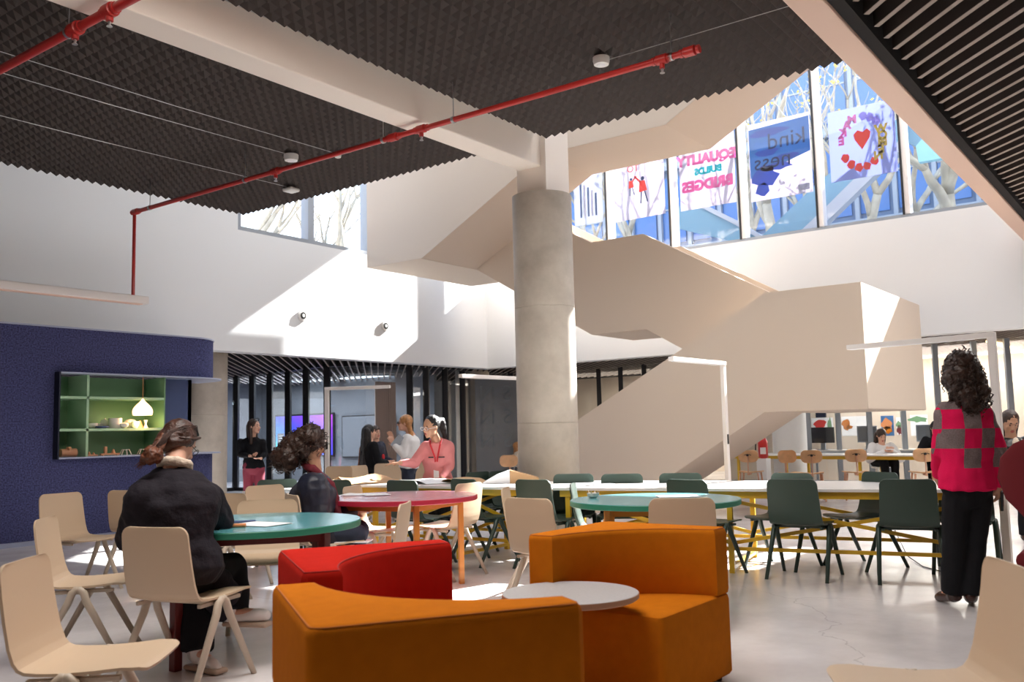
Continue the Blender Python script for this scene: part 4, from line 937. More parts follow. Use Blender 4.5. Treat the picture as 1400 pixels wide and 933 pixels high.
# tent-like open kraft book
c=az(697,661,.716); b=B(); h=RT*.22; 
b.prism([c-h*1.3,c+h*.0,c+V((0,0,.13)),c-h*.6+V((0,0,.085))],FW*.28); 
o=obj('open_kraft_booklet',b,'paper',org=c); tag(o,'open tent shaped kraft booklet at the right end of the papers','booklet')
b=B(); b.prism([c+h*.01,c+h*1.35,c+h*1.35+V((0,0,.045)),c+h*.02+V((0,0,.132))],FW*.285); b.prism([c+h*.0,c+h*1.3,c+h*1.3+V((0,0,.04)),c+h*.0+V((0,0,.125))],(0,0,0.001)) if 0 else None; obj('page',b,'kraft',o)
sheet('paper_sheet',812,661.5,.50,.30,80,'paper','large white sheet on the long table right of the column','paper',z=.717)
# floor cable
b=B(); b.tube([az(1219,703,.45),az(1222,722,.25),az(1240,760,.02),az(1262,775,.006),az(1292,783,.006),az(1340,790,.006)],.005,6); tag(obj('floor_cable',b,'black',org=az(1262,775,0)),'thin black cable drooping from the table to the floor beside the checked sweater','cable')
# fire extinguisher
c=ad(1043,612,16.6); o=empty('fire_extinguisher',(c.x,c.y,.72)); tag(o,'red fire extinguisher with a white label beside the white column','fire extinguisher')
z0=c.z-.2; o.location.z=0; o['_o']=(c.x,c.y,0)
b=B(); b.lathe((c.x,c.y,z0),[(.05,0),(.085,.02),(.088,.30),(.06,.36),(.025,.38)],20); obj('cylinder',b,'extred',o,smooth=True)
b=B(); f=(CAM-c); f.z=0; f.normalize(); s_=V((-f.y,f.x,0)); b.prism([V((c.x,c.y,0))+f*.088+s_*a+V((0,0,z0+z)) for a,z in ((-.05,.08),(.05,.08),(.05,.2),(-.05,.2))],f*.004); obj('label',b,'paper',o)
b=B(); b.tube([(c.x,c.y,z0+.37),(c.x,c.y,z0+.45)],.02,10); b.tube([V((c.x,c.y,z0+.42)),V((c.x,c.y,z0+.46))+s_*.12],.01,8); obj('valve',b,'darkmetal',o)
b=B(); b.tube([V((c.x,c.y,z0+.42)),V((c.x,c.y,z0+.38))+s_*-.12,V((c.x,c.y,z0+.15))+s_*-.13],.012,8); obj('hose',b,'darkmetal',o)
b=B(); b.box((c.x,c.y,z0/2),(.22,.18,z0)); obj('stand',b,'white',o)
# ------------------------------------------------------------- inside the glazed rooms
W_=17.55
a=ax(378,568,W_); e=ax(458,627,W_); z1_=a.z; z0_=ax(378,625,W_).z
o=empty('wall_screen',(W_,(a.y+e.y)/2,z0_)); tag(o,'large lit screen with a blue to violet gradient on the wall behind the dark mullions','screen')
b=B(); b.b2((W_-.05,e.y,z0_),(W_,a.y,z1_)); obj('casing',b,'mullion',o)
sm=bpy.data.materials.new('screen_gradient'); sm.use_nodes=True; nt=sm.node_tree; nt.nodes.clear(); oo=nt.nodes.new('ShaderNodeOutputMaterial'); em=nt.nodes.new('ShaderNodeEmission'); tcn=nt.nodes.new('ShaderNodeTexCoord'); sp=nt.nodes.new('ShaderNodeSeparateXYZ'); ma=nt.nodes.new('ShaderNodeMath'); ma.operation='SUBTRACT'; cr=nt.nodes.new('ShaderNodeValToRGB')
nt.links.new(tcn.outputs['Generated'],sp.inputs[0]); nt.links.new(sp.outputs['Z'],ma.inputs[0]); nt.links.new(sp.outputs['Y'],ma.inputs[1]); ad2=nt.nodes.new('ShaderNodeMath'); ad2.operation='MULTIPLY_ADD'; ad2.inputs[1].default_value=.5; ad2.inputs[2].default_value=.5; nt.links.new(ma.outputs[0],ad2.inputs[0]); nt.links.new(ad2.outputs[0],cr.inputs[0])
for i,(p_,c_) in enumerate(((0,(.02,.75,.62,1)),(.25,(.02,.25,.85,1)),(.5,(.07,.10,.95,1)),(.8,(.30,.07,.75,1)),(1,(.55,.10,.70,1)))):
    el=cr.color_ramp.elements[i] if i<2 else cr.color_ramp.elements.new(p_); el.position=p_; el.color=c_
nt.links.new(cr.outputs[0],em.inputs[0]); em.inputs[1].default_value=1.3; nt.links.new(em.outputs[0],oo.inputs[0]); M['screen']=sm
b=B(); b.b2((W_-.056,e.y+.04,z0_+.05),(W_-.051,a.y-.04,z1_-.05)); obj('display',b,'screen',o)
b=B(); b.b2((W_-.06,a.y-.42,z0_+.22),(W_-.057,a.y-.12,z0_+.68)); obj('menu_panel',b,'greyroom',o)
for k in range(3): b=B(); b.b2((W_-.063,a.y-.38+.0,z0_+.60-k*.07),(W_-.061,a.y-.18,z0_+.615-k*.07)); obj('menu_line',b,'paper',o)
a=ax(468,569,W_); e=ax(541,626,W_); z1_=a.z; z0_=ax(468,626,W_).z
o=empty('wall_board',(W_,(a.y+e.y)/2,z0_)); tag(o,'grey wall board with a thin dark frame right of the lit screen','board')
b=B(); b.b2((W_-.02,e.y,z0_),(W_,a.y,z1_)); obj('frame',b,'mullion',o); b=B(); b.b2((W_-.026,e.y+.03,z0_+.03),(W_-.021,a.y-.03,z1_-.03)); obj('panel',b,'greyroom',o)
c=ay(528,600,15.7); b=B(); ps=[(c.x-.35+.7*k/40,15.7+.03*math.sin(k*1.6)) for k in range(41)]; b.prism([(x,y,.02) for x,y in ps]+[(x,y+.01,.02) for x,y in ps[::-1]],(0,0,2.5)); tag(obj('curtain',b,'trimpink',auto=60,org=(c.x,15.7,0)),'pinkish curtain inside the dark glazed room behind the blonde woman','curtain')
M['lampcool']=mat('cool_lamp',(.9,.95,1),.5,emit=(.85,.95,1),estr=2.2); M['lampwarm']=mat('warm_lamp',(1,.8,.5),.5,emit=(1,.72,.35),estr=3)
for px,py,r,l in ((515,517,1.0,'large pale round ceiling light in the dark glazed room, the nearer one'),(425,521,.8,'pale round ceiling light in the dark glazed room, behind the lit screen mullions')):
    c=az(px,py,2.80); b=B(); b.lathe((c.x,c.y,2.80),[(r,0),(r,.03)],40); o=obj('ceiling_light',b,'lampcool',auto=40,org=(c.x,c.y,2.83)); tag(o,l,'ceiling light'); b=B(); b.lathe((c.x,c.y,2.79),[(r,0),(r+.04,0),(r+.04,.05),(r,.05)],40,cap=False); obj('rim',b,'mullion_grey',o)
c=az(1366,472,2.7); e=az(1385,478,2.7); b=B(); b.beam(az(1352,467,2.70),az(1392,479,2.70),.1,.03); tag(obj('strip_light',b,'lampwarm',org=c),'warm linear strip light on the ceiling behind the tall lamp at the right','ceiling light')
# letters sign in the dark room
c=ad(682,560,21.6); o=empty('letter_panel',(c.x,c.y,0)); tag(o,'dark wall panel with large faint letters inside the glazed room left of the column','sign'); o['_o']=tuple(o.location)
b=B(); b.box((c.x,c.y,1.25),(1.1,.05,2.5),rz(0)); obj('panel',b,'greyroom',o)
for zz in (2.15,1.6,1.05):
    for xx,ch in ((-.27,'N'),(.2,'S')):
        t=text(ch,.5,'mullion_grey',o,0,0,0,mirror=False,plane='Y',Y=0)
        for v in t.data.vertices:
            w_=v.co+V(o['_o']); v.co=V((c.x,c.y,zz))+RT*(-(w_.x)+xx)-FW*.03+V((0,0,w_.z))-V(o['_o'])
# posters and monitors behind the rear glass wall
def wallcard(pa,pb,X,m,nm,lab,cat,grp):
    a=ax(*pa,X); e=ax(*pb,X); b=B(); z0=ax(pb[0],pb[1],X).z; b.b2((X-.006,e.y,z0),(X+.003,a.y,a.z)); o=obj(nm,b,m,org=(X,(a.y+e.y)/2,z0)); tag(o,lab,cat,grp); return o,a,e,z0
XP2=g0_x=None
XW=20.6
b=B(); b.b2((XW,-2,0),(XW+.1,9.0,2.0)); struct(obj('wall_partition',b,'cream'))
PO='posters on the rear partition'
def art(o,a,e,z0,parts):
    for fy,fz,ry,rz_,m_ in parts:
        cy=a.y+(e.y-a.y)*fy; cz=z0+(a.z-z0)*fz; blob(o,cy,cz,ry,rz_,m_,X=XW-.004,jit=.3,seed=int(fy*90),nm='print')
q=wallcard((1109,572),(1140,596),XW,'paper','poster','off white poster with a dark red flower under the stair landing','poster',PO); art(*q,[(.4,.65,.13,.09,PR),(.85,.5,.05,.2,M['green'])])
q=wallcard((1150,570),(1186,596),XW,'paper','poster','off white poster with an orange comma shape','poster',PO); art(*q,[(.2,.6,.09,.12,M['orange']),(.32,.45,.08,.04,M['orange'])])
q=wallcard((1204,569),(1223,596),XW,PB,'poster','blue poster with orange shapes behind the woman in white','poster',PO); art(*q,[(.5,.6,.12,.12,M['terra']),(.45,.3,.1,.08,M['orange'])])
q=wallcard((1225,571),(1234,595),XW,'paper','poster','narrow pale poster right of the blue one','poster',PO); art(*q,[(.5,.6,.06,.07,M['green']),(.5,.3,.05,.1,M['maroon'])])
q=wallcard((1244,568),(1270,596),XW,'paper','poster','white poster with a green band beside the dark jacket','poster',PO); art(*q,[(.5,.8,.2,.06,M['green'])])
q=wallcard((1087,567),(1100,573),XW,'maroon','poster','small dark red poster at the left end below the landing','poster',PO)
q=wallcard((1115,560),(1130,571),XW,'navyside','poster','dark poster strip with a pale arc above the flower poster','poster',PO)
def monitor(px,py,w,h,lab,m='darkmetal'):
    c=ax(px,py,19.6); o=empty('monitor',(19.6,c.y,.715)); tag(o,lab,'monitor','monitors at the rear partition'); b=B(); b.b2((19.6,c.y-w/2,.86),(19.64,c.y+w/2,.86+h)); obj('screen',b,m,o,bevel=.004); b=B(); b.b2((19.594,c.y-w/2+.03,.89),(19.599,c.y+w/2-.03,.83+h)); obj('glass_panel',b,'mullion' if m=='darkmetal' else 'greyroom',o)
    b=B(); b.b2((19.65,c.y-.05,.722),(19.68,c.y+.05,.95)); b.b2((19.58,c.y-.12,.715),(19.76,c.y+.12,.727)); obj('stand',b,'mullion_grey',o)
monitor(1124,605,.52,.33,'black monitor under the flower poster'); monitor(1186,605,.40,.34,'grey-blue monitor left of the woman in white','mullion_grey'); monitor(1268,606,.40,.34,'grey-blue monitor behind the dark jacket','mullion_grey')
ta=ax(1095,612,19.35); tb=ax(1300,612,19.35); long_table((19.4,ta.y,0),(19.4,tb.y,0),.7,'white desk with monitors before the rear partition',(.1,1.6,3.0),None,frame='mullion_grey',braces=False)
# ------------------------------------------------------------- people
def orth(up,fw):
    up=V(up).normalized(); fw=V(fw); fw=(fw-up*fw.dot(up)).normalized(); rt=fw.cross(up).normalized(); return rt,fw,up
def hand(b,w,d,pn,L=.175,side=1,curl=.35,spread=1,thumb=True):
    # w wrist, d direction to the fingers, pn palm normal (out of the palm), side=+1 thumb towards d x pn
    d=V(d).normalized(); pn=V(pn); pn=(pn-d*pn.dot(d)).normalized(); t=d.cross(pn)*side; s=L/.18
    for k in range(4):
        o=(k-1.5)*.019*s; b.cap(w+d*.012*s+t*o*.5,.013*s,w+d*.088*s+t*o*spread,.0115*s,8)
        ln=(.068,.078,.072,.056)[3-k]*s if side else 0
        p=w+d*.088*s+t*o*spread; dd=(d+t*(k-1.5)*.06*spread).normalized(); c=curl
        for j,(f,r0,r1) in enumerate(((.45,.0098,.009),(.32,.009,.0082),(.23,.0082,.007))):
            dd=(dd*math.cos(c)+pn*math.sin(c)).normalized(); q=p+dd*ln*f*1.12; b.cap(p,r0*s,q,r1*s,7); p=q
    if thumb:
        p=w+d*.022*s+t*.026*s; q=p+(d*.7+t*.6+pn*.25).normalized()*.042*s; b.cap(p,.013*s,q,.0105*s,8); b.cap(q,.0105*s,q+(d*.9+t*.15+pn*.3).normalized()*.034*s,.0085*s,8)
def head(b,c,up,fw,s=1):
    rt,fw,up=orth(up,fw); m=Matrix((rt,fw,up)).transposed()
    A=lambda x,y,z: c+rt*x*s+fw*y*s+up*z*s
    b.ell(A(0,-.012,.025),(.074*s,.092*s,.092*s),m); b.ell(A(0,.018,-.035),(.060*s,.070*s,.078*s),m)
    b.cap(A(-.03,.045,-.075),.022*s,A(.03,.045,-.075),.022*s); b.ell(A(0,.068,-.092),(.022*s,.018*s,.016*s),m)
    b.cap(A(0,.082,.012),.007*s,A(0,.103,-.022),.0115*s,8); b.ell(A(0,.088,-.028),(.017*s,.012*s,.009*s),m)
    b.cap(A(-.030,.078,.030),.008*s,A(.030,.078,.030),.008*s); b.cap(A(-.014,.083,-.052),.0085*s,A(.014,.083,-.052),.0085*s); b.cap(A(-.012,.082,-.063),.0085*s,A(.012,.082,-.063),.0085*s)
    for sx in (-1,1):
        b.ell(A(sx*.074,-.008,-.008),(.010*s,.018*s,.030*s),m); b.ell(A(sx*.034,.060,-.020),(.020*s,.018*s,.018*s),m)
    return A,m
def paint_face(me,A,org,s,skin_i=0):
    eyes=[A(sx*.030,.078,.004)-org for sx in (-1,1)]; lip=A(0,.090,-.057)-org; brow=[A(sx*.030,.083,.028)-org for sx in (-1,1)]
    for p in me.polygons:
        c=p.center
        if any((c-e).length<.0105*s for e in eyes): p.material_index=2
        elif (c-lip).length<.017*s: p.material_index=1
        elif any((c-e).length<.009*s for e in brow): p.material_index=2
def torso_secs(pe,wa,chs,sh,nk,rt,w=1.0,th=1.0,fwd=None):
    up=(chs-pe).normalized(); 
    def F(r,u): f=u.cross(r).normalized(); return f
    secs=[]
    for c,rx,ry in ((pe-(wa-pe)*.55,.12,.09),(pe,.165,.115),(pe.lerp(wa,.6),.150,.105),(wa,.130,.095),(wa.lerp(chs,.5),.145,.105),(chs,.165,.112),(sh.lerp(chs,.35),.165,.100),(sh,.125,.075),(sh.lerp(nk,.5),.075,.06),(nk,.052,.052)):
        f=F(rt,up); secs.append((c,rt*rx*w,f*ry*th))
    return secs
def person(lab,root,J,skin='skin',top=None,bottom=None,shoes=None,vox=.011,hs=1.0,face=True,top_t=.018,bot_t=.014,handsL=None,handsR=None,sleeve=1.0,flare=1.0,hem=None,tw=1.0,tth=1.0,collar=0,group=None,barelegs=False,top_disp=.010,skirt=None):
    """J joints: pe wa ch sh nk hd (centre line), sl el wl / sr er wr arms, hl kl al tl / hr kr ar tr legs, fw = face direction, up = head up, rt = right of the torso"""
    root=V((root.x,root.y,0)); o=empty('person',root); tag(o,lab,'person',group)
    rt=V(J['rt']).normalized(); b=B(); secs=torso_secs(J['pe'],J['wa'],J['ch'],J['sh'],J['nk'],rt,.92*tw,.92*tth); b.loft(secs)
    A,m=head(b,J['hd'],J.get('up',J['hd']-J['nk']),J['fw'],hs)
    b.cap(J['nk']-(J['hd']-J['nk'])*.25,.058,J['hd']-(J['hd']-J['nk']).normalized()*.05,.050)
    for s in 'lr':
        b.cap(J['s'+s],.048,J['e'+s],.038); b.cap(J['e'+s],.038,J['w'+s],.025)
        hd=(handsL if s=='l' else handsR) or ((J['w'+s]-J['e'+s]),None,.4)
        d=V(hd[0]).normalized(); pn=V(hd[1]) if hd[1] is not None else (rt if s=='l' else -rt)
        hand(b,J['w'+s],d,pn,.178*hs,side=(hd[3] if len(hd)>3 else (1 if s=='l' else -1)),curl=hd[2])
        b.cap(J['h'+s],.075*tw,J['k'+s],.052); b.cap(J['k'+s],.052,J['a'+s],.036); b.cap(J['a'+s]-V((0,0,.0)),.036,J['t'+s],.030)
    me=organic(b,'body',min(vox,.0085) if face else vox,2,.5,org=root)
    bo=obj('body',me,[skin,'lip','eye'],o)
    paint_face(me,A,root,hs)
    if top:
        b=B(); secs=torso_secs(J['pe'],J['wa'],J['ch'],J['sh'],J['nk'],rt,tw,tth); out=[]
        hemP=hem if hem is not None else 1
        for i,(c,a,f) in enumerate(secs[1:] if hemP<1.2 else secs):
            k=1+top_t/.11; out.append((c,a*k,f*k*1.05))
        out=out[:-1]+[(J['nk'].lerp(J['sh'],.25)+V((0,0,.0)),rt*.075,(secs[-1][2]).normalized()*.07)]
        b.loft(out)
        if collar: b.cap(J['nk']-(J['nk']-J['sh'])*.1,.068*collar,J['nk']+(J['hd']-J['nk'])*.22,.066*collar)
        for s in 'lr':
            r=sleeve; b.cap(J['s'+s],(.058+top_t)*r,J['e'+s],(.046+top_t*.8)*r); b.cap(J['e'+s],(.046+top_t*.8)*r,J['w'+s].lerp(J['e'+s],.10),(.030+top_t*.7)*r)
        obj('top',organic(b,'top',vox,2,.5,disp=top_disp,dscale=.07,org=root),top,o)
    if bottom:
        b=B(); pe,wa=J['pe'],J['wa']; f=(wa-pe).cross(rt).normalized()
        b.loft([(pe-(wa-pe)*.6,rt*.13*tw,f*.10),(pe,rt*(.170+bot_t)*tw,f*(.118+bot_t)),(pe.lerp(wa,.7),rt*(.148+bot_t*.8)*tw,f*(.105+bot_t*.8))])
        for s in 'lr':
            e=J['a'+s].lerp(J['k'+s],.0 if not barelegs else .9)
            if barelegs: b.cap(J['h'+s],(.085+bot_t)*tw,J['h'+s].lerp(J['k'+s],.45),.085)
            else: b.cap(J['h'+s],(.082+bot_t)*tw,J['k'+s],.060+bot_t); b.tube([J['k'+s],J['k'+s].lerp(e,.5),e],[(.060+bot_t),(.052+bot_t)*flare,(.050+bot_t)*flare],14); b.cap(J['k'+s],.060+bot_t,J['k'+s]*1,.06)
        obj('shorts' if barelegs else 'trousers',organic(b,'trousers',vox,2,.5,disp=.006,dscale=.09,org=root),bottom,o)
    if shoes:
        for s in 'lr':
            b=B(); a,t=J['a'+s],J['t'+s]; d=(t-a); dn=d.normalized(); 
            b.cap(a-V((0,0,.02)),.046,a+V((0,0,.03)),.047); b.cap(a-V((0,0,.028))-dn*.03,.038,t,.036); b.cap(t,.036,t+dn*.035,.030)
            sh=obj('shoe',organic(b,'shoe',.008,2,.5,org=root),shoes[0],o)
            if len(shoes)>1:
                b=B(); b.rbox((0,0,0),(.09,.27,.028),.04); mt=Matrix.Rotation(math.atan2(-dn.x,dn.y),3,'Z'); cc=a.lerp(t,.55)-V((0,0,.052)); tl=math.atan2(d.z,math.hypot(d.x,d.y))*0
                for i,v in enumerate(b.v): b.v[i]=cc+mt@v
                obj('sole',b,shoes[1],sh)
    return o,A,m,root
def hair_obj(o,root,b,m,vox=.012,disp=.012,dscale=.03,name='hair',smooth=1):
    return obj(name,organic(b,name,vox,smooth,.5,disp=disp,dscale=dscale,org=root),m,o)
def curls(o,root,vols,m,n,seed=1,L=(.05,.09),rad=.013,th=.0042,drop=.8,parent=None):
    q=random.Random(seed); b=B(); tot=sum(v[1]**2 for v in vols)
    for c,r in vols:
        for _ in range(int(n*r*r/tot)):
            d=V((q.gauss(0,1),q.gauss(0,1),q.gauss(0,1))).normalized(); p=c+d*r*q.uniform(.86,1.04); ax_=(d*(1-drop)+V((0,0,-drop))).normalized(); u=ax_.orthogonal().normalized(); w=ax_.cross(u); ln=q.uniform(*L); ph=q.uniform(0,6.28); turns=q.uniform(1.5,2.6); ps=[]
            for k in range(9): t=k/8; ps.append(p+ax_*ln*(t-.4)+(u*math.cos(ph+turns*6.28*t)+w*math.sin(ph+turns*6.28*t))*rad*(.6+.4*t))
            b.tube(ps,[th*(1-.4*k/8) for k in range(9)],5)
    x=obj('curls',b,m,parent or o,smooth=True); x['kind']='stuff'; return x
def strands(o,root,paths,m,n,seed,wid=.03,th=.004,parent=None):
    # many thin tubes following guide paths; each path = list of points
    q=random.Random(seed); b=B()
    for g in paths:
        for _ in range(n):
            off=V((q.gauss(0,1),q.gauss(0,1),q.gauss(0,1)))*wid*.45; o2=V((q.gauss(0,1),q.gauss(0,1),q.gauss(0,1)))*wid*.25
            b.tube([p+off*(.5+.7*i/len(g))+o2*math.sin(i*1.3) for i,p in enumerate(g)],[th*(1 if i<len(g)-1 else .4) for i in range(len(g))],5)
    x=obj('strands',b,m,parent or o,smooth=True); x['kind']='stuff'; return x
UPV=V((0,0,1))
def Z(v,z): return V((v.x,v.y,z))
# --- 1 woman in the checked sweater, standing with her back to us at the right
d=6.17; g=az(1315,826,0)
def a6(px,py,dd=0): return ad(px,py,d+dd)
J=dict(pe=a6(1322,668),wa=a6(1321,630),ch=a6(1320,585),sh=a6(1318,556),nk=a6(1316,541),hd=a6(1313,513,.03),
 sl=a6(1296,566),el=a6(1288,614,.08),wl=a6(1283,650,.26),sr=a6(1340,567),er=a6(1363,617,-.02),wr=a6(1365,662,.02),
 hl=a6(1308,682),kl=a6(1305,745,.0),al=a6(1303,808,.03),hr=a6(1337,682),kr=a6(1332,745),ar=a6(1327,812,-.02),rt=RT+FW*.15,fw=FW*1.0-RT*.35)
J['al']=Z(J['al'],.085); J['ar']=Z(J['ar'],.085); J['tl']=Z(J['al'],.04)+FW*.13-RT*.02; J['tr']=Z(J['ar'],.04)+FW*.12+RT*.06
ck=bpy.data.materials.new('pink_grey_check_knit'); ck.use_nodes=True; nt=ck.node_tree; bs=nt.nodes['Principled BSDF']; bs.inputs['Roughness'].default_value=.95; bs.inputs['Specular IOR Level'].default_value=.1
def mk_check():
    tc=nt.nodes.new('ShaderNodeTexCoord'); L=nt.links.new
    dr=nt.nodes.new('ShaderNodeVectorMath'); dr.operation='DOT_PRODUCT'; dr.inputs[1].default_value=(RT.x,RT.y,0); L(tc.outputs['Object'],dr.inputs[0])
    sp=nt.nodes.new('ShaderNodeSeparateXYZ'); L(tc.outputs['Object'],sp.inputs[0])
    def half(sock,scale,off):
        a=nt.nodes.new('ShaderNodeMath'); a.operation='MULTIPLY_ADD'; a.inputs[1].default_value=scale; a.inputs[2].default_value=off; L(sock,a.inputs[0])
        f=nt.nodes.new('ShaderNodeMath'); f.operation='FLOOR'; L(a.outputs[0],f.inputs[0]); return f.outputs[0]
    x=half(dr.outputs['Value'],1/.112,.52+20); z=half(sp.outputs['Z'],1/.130,-.13)
    s=nt.nodes.new('ShaderNodeMath'); s.operation='ADD'; L(x,s.inputs[0]); L(z,s.inputs[1]); md=nt.nodes.new('ShaderNodeMath'); md.operation='MODULO'; md.inputs[1].default_value=2; L(s.outputs[0],md.inputs[0])
    gt=nt.nodes.new('ShaderNodeMath'); gt.operation='GREATER_THAN'; gt.inputs[1].default_value=.9275; L(sp.outputs['Z'],gt.inputs[0]); mu=nt.nodes.new('ShaderNodeMath'); mu.operation='MULTIPLY'; L(md.outputs[0],mu.inputs[0]); L(gt.outputs[0],mu.inputs[1])
    n=nt.nodes.new('ShaderNodeTexNoise'); n.inputs['Scale'].default_value=120; L(tc.outputs['Object'],n.inputs['Vector']); cr=nt.nodes.new('ShaderNodeValToRGB'); cr.color_ramp.elements[0].color=(.11,.085,.085,1); cr.color_ramp.elements[1].color=(.27,.21,.21,1); L(n.outputs['Fac'],cr.inputs[0])
    mx=nt.nodes.new('ShaderNodeMixRGB'); mx.inputs[1].default_value=(.72,.012,.09,1); L(mu.outputs[0],mx.inputs[0]); L(cr.outputs[0],mx.inputs[2]); L(mx.outputs[0],bs.inputs['Base Color'])
    bp=nt.nodes.new('ShaderNodeBump'); bp.inputs['Strength'].default_value=.3; bp.inputs['Distance'].default_value=.01; L(n.outputs['Fac'],bp.inputs['Height']); L(bp.outputs[0],bs.inputs['Normal'])
mk_check(); M['check']=ck
o,A,m,root=person('woman in a pink and grey checked sweater, standing with her back turned',Z(g,0),J,'skin2','check','blackwool',('boot',),vox=.012,top_t=.030,tw=.95,bot_t=.018,flare=1.15,sleeve=1.0,handsR=((J['wr']-J['er'])*.9,FW-RT*.6,.55),collar=1.05)
vols=[(A(0,-.02,.05),.115),(A(-.04,-.03,-.03),.11),(A(.04,-.03,-.04),.11),(A(-.03,-.05,-.13),.10),(A(.05,-.05,-.13),.10),(A(0,-.06,-.2),.085)]
b=B(); [b.ell(c,(r,)*3) for c,r in vols]; h=hair_obj(o,root,b,'hair_br',disp=.022,dscale=.035); curls(o,root,vols,'hair_br',620,3,parent=h)
b=B(); q=J['wr']+(J['wr']-J['er']).normalized()*.11+FW*.03+RT*.03; b.box(q,(.02,.075,.15),rz(20),Matrix.Rotation(.5,3,'X')); ph=obj('phone',b,'darkmetal',bevel=.004,org=q); tag(ph,'dark phone in the lowered right hand of the woman in the checked sweater','phone'); b=B(); b.box(q+RT*.011+V((0,0,-.02)),(.004,.04,.05),rz(20),Matrix.Rotation(.5,3,'X')); obj('case_badge',b,'extred',ph)
# --- 2 woman in the black quilted jacket, seated in the foreground
def a5(px,py,dd): return ad(px,py,dd)
J=dict(pe=a5(243,775,4.80),wa=a5(240,735,4.80),ch=a5(238,690,4.86),sh=a5(237,655,4.94),nk=a5(239,633,5.0),hd=a5(245,607,5.09),
 sl=a5(200,684,4.80),el=a5(180,733,4.95),wl=a5(226,712,5.18),sr=a5(275,681,4.98),er=a5(298,714,5.08),wr=a5(285,706,5.28),
 hl=a5(228,788,4.86),kl=a5(272,790,5.10),al=a5(270,896,4.93),hr=a5(262,786,4.82),kr=a5(318,775,5.15),ar=a5(318,838,5.02),rt=RT*.9-FW*.35,fw=(RT*.72+FW*.8-UPV*.85),up=UPV*.8+FW*.5+RT*.35)
J['tl']=a5(290,912,4.86); J['tr']=a5(355,841,4.98); J['al']=Z(J['al'],.10); J['tl']=Z(J['tl'],.045)
o,A,m,root=person('woman with auburn bun in a black quilted jacket, seated bent over the left teal table',Z(ch1,0),J,'skin','blackcloth','blackwool',('shoe','sole'),vox=.012,top_t=.048,bot_t=.02,sleeve=1.05,tw=1.16,tth=1.05,flare=1.25,hem=1.5,top_disp=.014)
b=B(); c=J['nk']; 
for k in range(12):
    a0=2*PI*k/12; a1=2*PI*(k+1)/12; f=lambda a: c-UPV*.012+J['rt'].normalized()*.088*math.cos(a)+(FW*.9)*.08*math.sin(a)+V((0,0,.0+.025*-math.sin(a)))
    b.cap(f(a0),.027,f(a1),.027)
obj('fleece_collar',organic(b,'collar',.008,1,.5,disp=.006,dscale=.02,org=root),'fleece',o)
b=B(); b.ell(A(0,-.028,.035),(.090,.098,.098),m); b.ell(A(-.0,-.06,-.02),(.082,.07,.075),m); b.cap(A(.07,.0,.01),.03,A(.06,-.06,-.04),.03); h=hair_obj(o,root,b,'hair_top',disp=.003,dscale=.02,vox=.008)
bc=a5(207,623,4.84); b=B(); q=random.Random(4)
for k in range(9): a=k*.75; e=bc+V((q.uniform(-.03,.03),q.uniform(-.03,.03),q.uniform(-.035,.035))); b.cap(e,.03,bc+V((.03*math.cos(a),.03*math.sin(a),.02*math.sin(2*a))),.028)
b.cap(bc+V((0,0,-.01)),.022,a5(192,637,4.82),.006); b.cap(bc,.026,A(0,-.09,-.01),.035); obj('bun',organic(b,'bun',.006,1,.5,disp=.008,dscale=.015,org=root),'hair_red',h)
gd=[[A(sx*.02,.055,.10),A(sx*.06,.0,.105),A(sx*.075,-.06,.06),A(sx*.05,-.10,.0),bc+V((0,0,.01))] for sx in (-1,-.6,-.2,.2,.6,1)]+[[A(.05,.06,.08),A(.085,.02,.04),A(.085,-.04,.0),A(.04,-.09,-.03),bc]]
strands(o,root,gd,'hair_top',34,5,.016,.0020,parent=h); strands(o,root,[[bc+V((0,0,0)),bc-RT*.03-V((0,0,.02)),a5(188,640,4.80)]],'hair_red',14,6,.02,.0022,parent=h)
b=B()
for sx in (-1,1):
    cc=A(sx*.032,.098,.004); ps=[cc+m@V((.024*math.cos(k*PI/6),0,.02*math.sin(k*PI/6))) for k in range(13)]; b.tube(ps,.0018,6)
    b.tube([A(sx*.056,.095,.006),A(sx*.078,.02,.004),A(sx*.08,-.01,-.005)],.0018,6)
b.tube([A(-.008,.1,.006),A(.008,.1,.006)],.0018,6); obj('glasses',b,'darkmetal',o)
# coat skirt falling over the chair
b=B(); b.cap(a5(258,760,4.78),.09,a5(312,812,5.0),.075); b.cap(a5(275,770,4.9),.085,a5(300,838,4.98),.05); obj('coat_skirt',organic(b,'skirt',.012,2,.5,disp=.012,dscale=.06,org=root),'blackcloth',o)
# --- 3 curly haired woman in navy, seated in profile facing right
D=7.05
J=dict(pe=a5(428,727,D),wa=a5(428,706,D),ch=a5(428,682,D),sh=a5(430,660,D),nk=a5(430,643,D),hd=a5(427,609,D),
 sl=a5(436,668,D+.17),el=a5(448,708,D+.2),wl=a5(480,700,D+.25),sr=a5(428,668,D-.16),er=a5(432,715,D-.18),wr=a5(458,740,D-.1),
 hl=a5(430,730,D+.09),kl=a5(492,724,D+.12),al=a5(482,800,D+.15),hr=a5(430,732,D-.09),kr=a5(488,730,D-.1),ar=a5(484,806,D-.1),rt=-FW*1.0+RT*.1,fw=RT*1.0-UPV*.45-FW*.05,up=UPV+RT*.35)
for s in 'lr': J['a'+s]=Z(J['a'+s],.09); J['t'+s]=Z(J['a'+s],.045)+RT*.13
o,A,m,root=person('curly haired woman in a navy puffer jacket and maroon scarf, seated in profile facing right',Z(ch9,0),J,'skin2','navy','denim',('shoe','sole'),vox=.012,top_t=.05,sleeve=1.15,hs=.98,handsR=((RT*.9-UPV*.2),(UPV*1.0+FW*.2),.6),hem=1.5,top_disp=.012,tth=1.1)
